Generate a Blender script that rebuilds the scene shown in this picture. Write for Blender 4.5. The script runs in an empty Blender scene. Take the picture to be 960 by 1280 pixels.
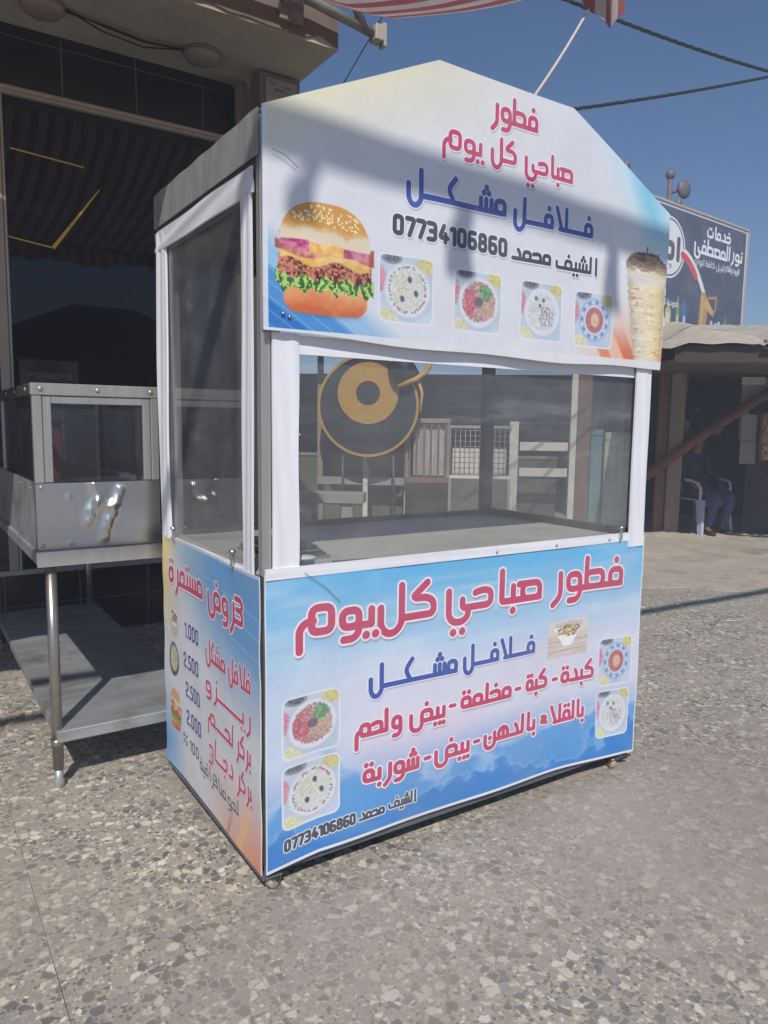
import bpy, bmesh, math, random
import numpy as np
from mathutils import Vector, Matrix
random.seed(7)
scene = bpy.context.scene
COL = scene.collection
R = math.radians

# ------------------------------------------------------------------ camera
CP = Vector((-0.876, -1.989, 1.45))
yaw, pitch, roll = 0.57915, -0.11589, 0.01271
fw = Vector((math.sin(yaw) * math.cos(pitch), math.cos(yaw) * math.cos(pitch), math.sin(pitch)))
rt0 = Vector((math.cos(yaw), -math.sin(yaw), 0)); up0 = rt0.cross(fw)
rt = rt0 * math.cos(roll) + up0 * math.sin(roll)
up = up0 * math.cos(roll) - rt0 * math.sin(roll)
cam = bpy.data.cameras.new('camera')
camo = bpy.data.objects.new('camera', cam); COL.objects.link(camo)
mw = Matrix((rt, up, -fw)).transposed().to_4x4(); mw.translation = CP
camo.matrix_world = mw
cam.sensor_fit = 'VERTICAL'; cam.sensor_height = 24.0
cam.lens = 925.86 / 1280 * 24.0
cam.clip_start = 0.05; cam.clip_end = 2000
scene.camera = camo

# ------------------------------------------------------------------ world, sun, exposure
SUN = Vector((-0.50, -0.82, 1.0)).normalized()
elev = math.asin(SUN.z)
world = bpy.data.worlds.new('World'); scene.world = world; world.use_nodes = True
wn = world.node_tree; bgn = wn.nodes['Background']
sky = wn.nodes.new('ShaderNodeTexSky'); sky.sky_type = 'NISHITA'; sky.sun_disc = False
sky.sun_elevation = elev
sky.sun_rotation = math.atan2(SUN.x, SUN.y)
sky.air_density = 1.0; sky.dust_density = 0.8; sky.ozone_density = 7.0; sky.altitude = 300
wn.links.new(sky.outputs[0], bgn.inputs[0]); bgn.inputs[1].default_value = 0.075
sl = bpy.data.lights.new('sun', 'SUN'); sl.energy = 3.3; sl.angle = R(0.55); sl.color = (1, 0.96, 0.90)
slo = bpy.data.objects.new('sun', sl); COL.objects.link(slo)
slo.rotation_euler = SUN.to_track_quat('Z', 'Y').to_euler(); slo.location = (-6, -9, 12)
scene.view_settings.view_transform = 'Standard'; scene.view_settings.look = 'None'
scene.view_settings.exposure = 0.20; scene.view_settings.gamma = 1.0
scene.cycles.use_denoising = True
scene.cycles.max_bounces = 10; scene.cycles.transparent_max_bounces = 16

# ------------------------------------------------------------------ materials
def s2l(c):
    return tuple((x / 12.92 if x <= 0.04045 else ((x + 0.055) / 1.055) ** 2.4) for x in [v / 255 for v in c])
class NT:
    def __init__(s, name):
        s.m = bpy.data.materials.new(name); s.m.use_nodes = True; s.t = s.m.node_tree
        s.p = s.t.nodes['Principled BSDF']; s.out = s.t.nodes['Material Output']
        s.geo = None
    def n(s, typ, **kw):
        nd = s.t.nodes.new(typ)
        for k, v in kw.items():
            if k in ('operation', 'blend_type', 'data_type', 'feature', 'distance', 'noise_dimensions', 'interpolation', 'wave_type', 'bands_direction', 'wave_profile', 'image', 'extension'):
                setattr(nd, k, v)
            else:
                nd.inputs[k.replace('_', ' ') if k.replace('_', ' ') in nd.inputs else int(k[1:])].default_value = v
        return nd
    def l(s, a, b): s.t.links.new(a, b)
    def pos(s):
        if not s.geo: s.geo = s.t.nodes.new('ShaderNodeNewGeometry').outputs['Position']
        return s.geo
    def obj(s): return s.t.nodes.new('ShaderNodeTexCoord').outputs['Object']
    def noise(s, scale, detail=4, rough=.6, vec=None, stretch=None):
        nd = s.t.nodes.new('ShaderNodeTexNoise'); nd.inputs['Scale'].default_value = scale
        nd.inputs['Detail'].default_value = detail; nd.inputs['Roughness'].default_value = rough
        v = vec or s.pos()
        if stretch:
            mp = s.t.nodes.new('ShaderNodeMapping'); mp.inputs['Scale'].default_value = stretch; s.l(v, mp.inputs[0]); v = mp.outputs[0]
        s.l(v, nd.inputs['Vector']); return nd.outputs['Fac']
    def ramp(s, fac, stops):
        r = s.t.nodes.new('ShaderNodeValToRGB'); e = r.color_ramp.elements
        while len(e) < len(stops): e.new(0.5)
        for i, (p, c) in enumerate(stops): e[i].position = p; e[i].color = (*c, 1)
        s.l(fac, r.inputs[0]); return r.outputs[0]
    def mix(s, fac, a, b, mode='MIX'):
        m = s.t.nodes.new('ShaderNodeMix'); m.data_type = 'RGBA'; m.blend_type = mode
        for i, v in ((0, fac), (6, a), (7, b)):
            if isinstance(v, (int, float)): m.inputs[i].default_value = v
            elif isinstance(v, tuple): m.inputs[i].default_value = (*v[:3], 1)
            else: s.l(v, m.inputs[i])
        return m.outputs[2]
    def math(s, op, a, b=0.0, clamp=False):
        m = s.t.nodes.new('ShaderNodeMath'); m.operation = op; m.use_clamp = clamp
        for i, v in ((0, a), (1, b)):
            if isinstance(v, (int, float)): m.inputs[i].default_value = v
            else: s.l(v, m.inputs[i])
        return m.outputs[0]
    def bump(s, h, strength=.3, dist=.01):
        b = s.t.nodes.new('ShaderNodeBump'); b.inputs['Strength'].default_value = strength; b.inputs['Distance'].default_value = dist
        s.l(h, b.inputs['Height']); s.l(b.outputs[0], s.p.inputs['Normal'])
    def set(s, col=None, rough=None, metal=None):
        for k, v in (('Base Color', col), ('Roughness', rough), ('Metallic', metal)):
            if v is None: continue
            if isinstance(v, (int, float)): s.p.inputs[k].default_value = v
            elif isinstance(v, tuple): s.p.inputs[k].default_value = (*v[:3], 1)
            else: s.l(v, s.p.inputs[k])
        return s
def lin(*c): return s2l(c)
def basic(name, c, rough=.6, metal=0.0, var=.25, scale=6, bump=.15, bscale=60, stretch=None, dirt=None, dirt_amt=.5):
    """c is sRGB 0-255; var = how far clumps go darker"""
    t = NT(name); c = s2l(c)
    f = t.noise(scale, 5, .65, stretch=stretch)
    dark = tuple(v * (1 - var) for v in c); lite = tuple(min(1, v * (1 + var * .6)) for v in c)
    col = t.ramp(f, [(.3, dark), (.7, lite)])
    if dirt:
        g = t.noise(scale * .45, 6, .7)
        col = t.mix(t.math('MULTIPLY', t.ramp(g, [(.5, (0, 0, 0)), (.72, (1, 1, 1))]), dirt_amt), col, s2l(dirt))
    t.set(col, rough, metal)
    if bump: t.bump(t.noise(bscale, 3, .6, stretch=stretch), bump, .004)
    return t.m

M = {}
M['vinyl'] = basic('white_vinyl', (234, 234, 240), .38, var=.06, scale=4, bump=.5, bscale=9, stretch=(1, 1, .35))
M['alu'] = basic('brushed_aluminium', (186, 184, 180), .36, .6, var=.12, scale=30, bump=.1, bscale=90, stretch=(1, 1, .08))
M['galv'] = basic('galvanised_sheet', (150, 152, 152), .42, .7, var=.35, scale=14, bump=.2, bscale=24, stretch=(1, 1, .3))
M['darkmetal'] = basic('dull_dark_metal', (88, 88, 88), .5, .5, var=.3, scale=12, bump=.15)
M['steel'] = basic('stainless_steel', (205, 205, 203), .30, .97, var=.06, scale=3, bump=.12, bscale=7)
M['steelb'] = basic('brushed_steel_shelf', (166, 170, 172), .45, .35, var=.3, scale=9, bump=.25, bscale=30, stretch=(.2, 1, 1), dirt=(112, 100, 84), dirt_amt=.8)
M['tabletube'] = basic('steel_tube', (170, 165, 158), .3, .85, var=.15, scale=12, bump=.05)
M['counter'] = basic('counter_sheet', (206, 200, 184), .55, .1, var=.12, scale=7, bump=.1, dirt=(130, 126, 116), dirt_amt=.4)
M['rubber'] = basic('black_rubber', (30, 30, 32), .6, bump=.1)
M['caster'] = basic('worn_caster_plastic', (186, 170, 150), .6, var=.3, scale=40)
M['blacktile'] = basic('black_glazed_tile', (36, 34, 35), .16, var=.2, scale=2, bump=.03, bscale=8)
M['grout'] = basic('pale_grout', (125, 120, 114), .8)
M['plaster'] = basic('dusty_plaster', (186, 177, 160), .85, var=.16, scale=2.5, bump=.3, bscale=40, dirt=(140, 126, 112), dirt_amt=.6)
M['plasterred'] = basic('reddish_stained_plaster', (122, 105, 95), .85, var=.25, scale=5, bump=.4, bscale=30, dirt=(140, 132, 120), dirt_amt=.7)
M['lampshade'] = basic('dusty_opal_plastic', (150, 140, 134), .45, var=.06)
M['pipe'] = basic('painted_pipe', (186, 172, 158), .5, var=.1)
M['boxgrey'] = basic('grey_enclosure', (120, 118, 112), .6, var=.12)
M['boxlabel'] = basic('pale_label_sheet', (176, 160, 154), .6, var=.06)
M['ink'] = basic('dark_ink', (60, 55, 55), .6, var=.05)
M['yellow'] = basic('painted_glint_yellow', (226, 186, 74), .5, var=.1)  # flat yellow standing for a sunlit reflection
M['redfilm'] = basic('red_film', (150, 40, 60), .5, var=.25, scale=12)
M['darkred'] = basic('dull_maroon_card', (92, 44, 56), .8, var=.2)
M['galvband'] = basic('dull_galvanised_band', (166, 166, 164), .5, .25, var=.28, scale=16, bump=.2, bscale=24, stretch=(1, 1, .25), dirt=(120, 116, 108), dirt_amt=.5)
M['chassis'] = basic('grey_painted_frame', (104, 108, 114), .6, .2, var=.2)
M['skin'] = basic('skin', (128, 94, 76), .6, var=.08)
M['hair'] = basic('dark_hair', (30, 26, 24), .7, var=.3, scale=60)
M['jacket'] = basic('dark_navy_jacket', (46, 52, 70), .85, var=.25, scale=12)
M['jeans'] = basic('blue_trousers', (74, 78, 110), .85, var=.2, scale=14)
M['shoe'] = basic('dark_shoe', (44, 40, 40), .6, var=.2)
M['greyfilm'] = basic('grey_letter_film', (170, 165, 170), .5)
M['pole'] = basic('painted_pole', (150, 144, 138), .5, .3, var=.2, scale=10, dirt=(96, 70, 56), dirt_amt=.6)
M['rope'] = basic('pale_rope', (205, 196, 186), .8, var=.2, scale=80, bump=.6, bscale=200)
M['cable'] = basic('black_cable', (34, 35, 40), .6, var=.1)
M['wood'] = basic('weathered_timber', (150, 134, 116), .85, var=.35, scale=5, bump=.5, bscale=22, stretch=(1, 1, .08), dirt=(92, 78, 68), dirt_amt=.5)
M['brownwood'] = basic('brown_timber', (122, 92, 76), .85, var=.35, scale=5, bump=.5, bscale=22, stretch=(1, 1, .1))
M['redbeam'] = basic('rusty_red_beam', (128, 76, 62), .75, var=.35, scale=7, bump=.3, bscale=30)
M['whitepaint'] = basic('white_painted_timber', (214, 208, 196), .6, var=.14, scale=9, dirt=(150, 140, 126), dirt_amt=.5)
M['teal'] = basic('teal_board', (96, 134, 136), .7, var=.2, scale=6, dirt=(110, 116, 108))
M['palegreen'] = basic('pale_green_board', (156, 166, 144), .75, var=.2, scale=7, dirt=(96, 98, 84), dirt_amt=.6)
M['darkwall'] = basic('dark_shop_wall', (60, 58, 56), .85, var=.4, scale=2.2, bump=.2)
M['olive'] = basic('olive_panel', (92, 94, 82), .8, var=.2, scale=3)
M['tin'] = basic('weathered_tin_roof', (196, 188, 176), .6, .1, var=.25, scale=4, bump=.2, dirt=(150, 128, 108), dirt_amt=.6)
M['fascia'] = basic('brown_fascia_board', (92, 78, 70), .8, var=.3, scale=3, stretch=(1, 1, 3))
M['tarp'] = basic('faded_tarpaulin', (188, 178, 160), .9, var=.2, scale=5, bump=.5, bscale=14)
M['fasciadark'] = basic('dark_fascia_board', (66, 56, 50), .85, var=.3, scale=3)
M['greywall'] = basic('grey_block_wall', (150, 146, 138), .85, var=.15, scale=3)
M['chair'] = basic('lavender_plastic', (190, 188, 218), .45, var=.06)
M['cloth'] = basic('dark_blue_cloth', (52, 58, 82), .9, var=.25, scale=14)
M['wire'] = basic('grey_wire_mesh', (168, 166, 160), .5, .5, var=.2)
M['corr'] = basic('pale_corrugated_sheet', (186, 186, 184), .5, .3, var=.3, scale=5, stretch=(1, 1, .3))
M['dischub'] = basic('matt_black_board', (30, 31, 36), .6, var=.15)
M['discyellow'] = basic('shaded_ochre_paint', (180, 138, 46), .6, var=.14)  # disc yellow darkened: its shade is put into the colour
M['tabyellow'] = basic('sunlit_ochre_paint', (206, 158, 62), .55, var=.14)  # lit copy of the disc yellow, sunlight put into the colour
M['gold'] = basic('ornate_gilt_board', (190, 160, 110), .5, .1, var=.5, scale=9, dirt=(70, 48, 30), dirt_amt=.9)
M['leaf'] = basic('dusty_leaf', (96, 104, 84), .8, var=.4, scale=20)
M['petal'] = basic('white_petal', (196, 194, 200), .7, var=.1)
M['pot'] = basic('pale_clay_pot', (170, 160, 148), .8)
M['steelpole'] = basic('far_steel_pole', (116, 106, 112), .6, .2)
M['tray'] = basic('dark_trays', (70, 70, 72), .5, .2, var=.3)
M['blueplastic'] = basic('blue_plastic', (92, 140, 186), .4)

def glass_mat(name, tint, dust, rough=.015, dcol=(150, 152, 150)):
    t = NT(name); nt = t.t; nt.nodes.remove(t.p)
    tr = nt.nodes.new('ShaderNodeBsdfTransparent'); tr.inputs[0].default_value = (*tint, 1)
    gl = nt.nodes.new('ShaderNodeBsdfGlossy'); gl.inputs['Roughness'].default_value = rough
    lw = nt.nodes.new('ShaderNodeLayerWeight'); lw.inputs[0].default_value = .5
    fq = t.math('ADD', t.math('MULTIPLY', t.math('POWER', lw.outputs['Facing'], 5.0), .95), .045)
    mx = nt.nodes.new('ShaderNodeMixShader'); t.l(fq, mx.inputs[0]); t.l(tr.outputs[0], mx.inputs[1]); t.l(gl.outputs[0], mx.inputs[2])
    df = nt.nodes.new('ShaderNodeBsdfDiffuse'); df.inputs[0].default_value = (*s2l(dcol), 1)
    sp = t.ramp(t.noise(220, 2, .5), [(.66, (0, 0, 0)), (.72, (1, 1, 1))])
    sm = t.ramp(t.noise(3.2, 5, .7), [(.3, (.55,) * 3), (.75, (1.25,) * 3)])
    wv = t.ramp(t.noise(1.4, 6, .7, stretch=(1, 3, 6)), [(.42, (.7,) * 3), (.60, (1.0,) * 3), (.66, (1.7,) * 3)])
    f = t.math('ADD', t.math('MULTIPLY', t.math('MULTIPLY', sm, wv), dust), t.math('MULTIPLY', sp, .10))
    m2 = nt.nodes.new('ShaderNodeMixShader'); t.l(f, m2.inputs[0]); t.l(mx.outputs[0], m2.inputs[1]); t.l(df.outputs[0], m2.inputs[2])
    t.l(m2.outputs[0], t.out.inputs[0]); return t.m
M['glass'] = glass_mat('dusty_window_glass', (.97, .975, .98), .105, dcol=(196, 198, 200))
M['cabglass'] = glass_mat('cabinet_glass', (.86, .87, .89), .022, dcol=(150, 150, 154))
def shopglass():
    t = NT('dark_shop_glass'); t.set(lin(14, 15, 18), .03, 0); t.p.inputs['IOR'].default_value = 1.44; return t.m
M['shopglass'] = shopglass()

def terrazzo(name):
    t = NT(name); P = t.pos()
    dn = t.t.nodes.new('ShaderNodeTexNoise'); dn.inputs['Scale'].default_value = 40; dn.inputs['Detail'].default_value = 2; t.l(P, dn.inputs['Vector'])
    ad = t.t.nodes.new('ShaderNodeMix'); ad.data_type = 'VECTOR'; ad.inputs[0].default_value = .012
    t.l(P, ad.inputs[4]); t.l(dn.outputs['Color'], ad.inputs[5]); V = ad.outputs[1]
    def vor(scale, feat, rnd=1):
        v = t.t.nodes.new('ShaderNodeTexVoronoi'); v.voronoi_dimensions = '3D'; v.feature = feat; v.inputs['Scale'].default_value = scale
        v.inputs['Randomness'].default_value = rnd; t.l(V, v.inputs['Vector']); return v
    mats = []
    cream, white, g1, g2, g3, pk = lin(214, 206, 184), lin(226, 222, 210), lin(144, 142, 140), lin(98, 98, 103), lin(82, 84, 84), lin(160, 146, 142)
    cols = []
    for sc, th in ((34, .12), (80, .12)):
        a = vor(sc, 'F1'); e = vor(sc, 'DISTANCE_TO_EDGE')
        sep = t.t.nodes.new('ShaderNodeSeparateColor'); t.l(a.outputs['Color'], sep.inputs[0])
        r = t.t.nodes.new('ShaderNodeValToRGB'); r.color_ramp.interpolation = 'CONSTANT'
        st = [(0, g2), (.2, g1), (.36, pk), (.5, g3), (.64, cream), (.78, g1), (.88, white), (.96, g2)]
        el = r.color_ramp.elements
        while len(el) < len(st): el.new(.5)
        for i, (p, c) in enumerate(st): el[i].position = p; el[i].color = (*c, 1)
        t.l(sep.outputs[0], r.inputs[0])
        edge = t.ramp(e.outputs['Distance'], [(th * .55, (0, 0, 0)), (th, (1, 1, 1))])
        keep = t.math('GREATER_THAN', sep.outputs[1], .42 if sc < 50 else .30)
        cols.append((r.outputs[0], t.math('MULTIPLY', edge, keep)))
    matrix = t.ramp(t.noise(90, 3, .6), [(.35, lin(148, 141, 126)), (.65, lin(188, 178, 158))])
    c = t.mix(cols[1][1], matrix, cols[1][0]); c = t.mix(cols[0][1], c, cols[0][0])
    # worn dust, brownish stains
    d1 = t.ramp(t.noise(1.1, 7, .68), [(.38, (.04,) * 3), (.66, (.66,) * 3)])
    c = t.mix(d1, c, lin(174, 165, 150))
    d2 = t.ramp(t.noise(.7, 6, .7, stretch=(1, 1.6, 1)), [(.44, (0, 0, 0)), (.62, (.42,) * 3)])
    c = t.mix(d2, c, lin(150, 138, 130))
    dv_ = t.t.nodes.new('ShaderNodeVectorMath'); dv_.operation = 'DISTANCE'; t.l(P, dv_.inputs[0]); dv_.inputs[1].default_value = (1.5, -.55, 0)
    dd = t.math('ADD', t.math('MULTIPLY', dv_.outputs['Value'], .55), t.math('MULTIPLY', t.noise(2.3, 6, .7), .9))
    c = t.mix(t.ramp(dd, [(.62, (.62,) * 3), (1.0, (0, 0, 0))]), c, lin(156, 144, 136))
    sp = t.ramp(t.noise(9, 5, .75), [(.60, (0, 0, 0)), (.75, (.5,) * 3)])
    c = t.mix(sp, c, lin(122, 116, 112))
    # grout lines follow the 0.45 m grid
    sx = t.t.nodes.new('ShaderNodeSeparateXYZ'); t.l(P, sx.inputs[0])
    def line(o, off):
        q = t.math('PINGPONG', t.math('ADD', o, off), .225)
        return t.math('LESS_THAN', q, .0045)
    g = t.math('MAXIMUM', line(sx.outputs[0], .15 + .45 * 40), line(sx.outputs[1], -.03 + .45 * 40))
    c = t.mix(t.math('MULTIPLY', g, .26), c, lin(182, 170, 150))
    t.set(c, t.ramp(t.noise(5, 4), [(.3, (.55,) * 3), (.7, (.85,) * 3)]))
    t.bump(t.noise(55, 4, .7), .35, .004); return t.m
M['terrazzo'] = terrazzo('terrazzo_paving')
def concrete():
    t = NT('sandy_concrete')
    c = t.ramp(t.noise(2.2, 7, .7), [(.28, lin(146, 137, 124)), (.5, lin(178, 168, 152)), (.75, lin(194, 184, 166))])
    c = t.mix(t.ramp(t.noise(1.1, 6, .75, stretch=(1, 1, 1)), [(.56, (0, 0, 0)), (.68, (.75,) * 3)]), c, lin(112, 100, 88))
    c = t.mix(t.ramp(t.noise(120, 3, .7), [(.55, (0, 0, 0)), (.7, (.35,) * 3)]), c, lin(206, 196, 176))
    t.set(c, .9); t.bump(t.noise(30, 6, .75), .6, .01); return t.m
M['concrete'] = concrete()
def groundm():
    t = NT('dusty_ground'); t.set(t.ramp(t.noise(.8, 7, .7), [(.3, lin(120, 110, 96)), (.7, lin(165, 152, 132))]), .95)
    t.bump(t.noise(20, 6, .7), .5, .02); return t.m
M['ground'] = groundm()
def awningm():
    t = NT('striped_awning_cloth'); sx = t.t.nodes.new('ShaderNodeSeparateXYZ')
    tc = t.t.nodes.new('ShaderNodeUVMap'); t.l(tc.outputs[0], sx.inputs[0])
    s = t.math('GREATER_THAN', t.math('FRACT', t.math('MULTIPLY', sx.outputs[0], 1 / .125)), .5)
    c = t.mix(s, lin(198, 188, 182), lin(166, 82, 92))
    c = t.mix(t.ramp(t.noise(4, 6, .7), [(.4, (0, 0, 0)), (.8, (.5,) * 3)]), c, lin(150, 126, 112))
    t.set(c, .85); t.bump(t.noise(500, 2), .15, .001)
    tl = t.t.nodes.new('ShaderNodeBsdfTranslucent'); t.l(c, tl.inputs[0])
    mx = t.t.nodes.new('ShaderNodeMixShader'); mx.inputs[0].default_value = .32
    t.l(t.p.outputs[0], mx.inputs[1]); t.l(tl.outputs[0], mx.inputs[2]); t.l(mx.outputs[0], t.out.inputs[0]); return t.m
M['awning'] = awningm()

# ------------------------------------------------------------------ mesh helpers
class MB:
    def __init__(s): s.v = []; s.f = []; s.uv = {}; s.smooth = set()
    def add(s, vs, fs, smooth=False):
        o = len(s.v); s.v += [tuple(v) for v in vs]
        for f in fs:
            if smooth: s.smooth.add(len(s.f))
            s.f.append(tuple(i + o for i in f))
        return s
    def box(s, x0, x1, y0, y1, z0, z1, xf=None, b=0.0):
        if b > 0:  # chamfered box
            bm = bmesh.new(); bmesh.ops.create_cube(bm, size=1)
            for v in bm.verts: v.co = Vector(((x0 + x1) / 2 + v.co.x * (x1 - x0), (y0 + y1) / 2 + v.co.y * (y1 - y0), (z0 + z1) / 2 + v.co.z * (z1 - z0)))
            bmesh.ops.bevel(bm, geom=bm.edges[:], offset=b, segments=1, affect='EDGES', clamp_overlap=True)
            vs = [v.co.copy() for v in bm.verts]; fs = [[v.index for v in f.verts] for f in bm.faces]; bm.free()
        else:
            vs = [Vector(p) for p in ((x0, y0, z0), (x1, y0, z0), (x1, y1, z0), (x0, y1, z0), (x0, y0, z1), (x1, y0, z1), (x1, y1, z1), (x0, y1, z1))]
            fs = [(0, 3, 2, 1), (4, 5, 6, 7), (0, 1, 5, 4), (1, 2, 6, 5), (2, 3, 7, 6), (3, 0, 4, 7)]
        if xf: vs = [xf(v) for v in vs]
        return s.add(vs, fs)
    def tube(s, pts, r, n=8, cap=True, taper=None, xf=None):
        pts = [Vector(p) for p in pts]; rings = []; prev = None
        for i, p in enumerate(pts):
            d = (pts[min(i + 1, len(pts) - 1)] - pts[max(i - 1, 0)]).normalized()
            if prev is None:
                a = Vector((0, 0, 1)) if abs(d.z) < .9 else Vector((1, 0, 0)); u = d.cross(a).normalized()
            else: u = (prev - d * prev.dot(d)).normalized()
            prev = u; w = d.cross(u); rr = r if taper is None else r * taper[i]
            rings.append([p + (u * math.cos(2 * math.pi * k / n) + w * math.sin(2 * math.pi * k / n)) * rr for k in range(n)])
        vs = [v for ring in rings for v in ring]; fs = []
        for i in range(len(rings) - 1):
            for k in range(n): a = i * n + k; b = i * n + (k + 1) % n; fs.append((a, b, b + n, a + n))
        if xf: vs = [xf(v) for v in vs]
        s.add(vs, fs, True)
        if cap:
            o = len(s.v) - len(vs); s.f.append(tuple(o + k for k in reversed(range(n)))); s.f.append(tuple(o + (len(rings) - 1) * n + k for k in range(n)))
        return s
    def prism(s, poly, fn):  # poly 2d points; fn(a,b,t)->vector with t in 0,1
        n = len(poly); vs = [fn(a, b, 0) for a, b in poly] + [fn(a, b, 1) for a, b in poly]
        fs = [tuple(range(n)), tuple(reversed(range(n, 2 * n)))] + [(i, i + n, (i + 1) % n + n, (i + 1) % n) for i in range(n)]
        return s.add(vs, fs)
    def lathe(s, prof, c, n=16, axis='z', xf=None):
        vs = []
        for r, h in prof:
            for k in range(n):
                a = 2 * math.pi * k / n; x, y = r * math.cos(a), r * math.sin(a)
                p = Vector((x, y, h)) if axis == 'z' else (Vector((x, h, y)) if axis == 'y' else Vector((h, x, y)))
                vs.append(Vector(c) + p)
        fs = [(i * n + k, i * n + (k + 1) % n, (i + 1) * n + (k + 1) % n, (i + 1) * n + k) for i in range(len(prof) - 1) for k in range(n)]
        fs += [tuple(reversed(range(n))), tuple((len(prof) - 1) * n + k for k in range(n))]
        if xf: vs = [xf(v) for v in vs]
        return s.add(vs, fs, True)
    def mesh(s, name, mat, fix=True, bevel=0):
        me = bpy.data.meshes.new(name); me.from_pydata(s.v, [], s.f); me.materials.append(mat)
        for i in s.smooth: me.polygons[i].use_smooth = True
        if fix:
            bm = bmesh.new(); bm.from_mesh(me); bmesh.ops.recalc_face_normals(bm, faces=bm.faces[:]); bm.to_mesh(me); bm.free()
        return me
    def build(s, name, mat, parent=None, loc=None, fix=True):
        return link(name, s.mesh(name, M[mat] if isinstance(mat, str) else mat, fix), parent, loc)
def link(name, me, parent=None, loc=None):
    o = bpy.data.objects.new(name, me); COL.objects.link(o)
    if parent is not None: o.parent = parent
    if loc is not None: o.location = loc
    return o
def bx(name, mat, d, parent=None, b=0.0, xf=None):
    return MB().box(*d, b=b, xf=xf).build(name, mat, parent)
def thing(name, label, cat, loc=(0, 0, 0), group=None):
    o = bpy.data.objects.new(name, None); COL.objects.link(o); o.location = loc; o.empty_display_size = .1
    return tag(o, label, cat, group)
def tag(o, label=None, cat=None, group=None, kind=None):
    if label: o['label'] = label
    if cat: o['category'] = cat
    if group: o['group'] = group
    if kind: o['kind'] = kind
    return o
def local(root):  # children are modelled in world coordinates: keep them there
    for c in root.children:
        c.matrix_parent_inverse = Matrix.Translation(-Vector(root.location))
    return root

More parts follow.
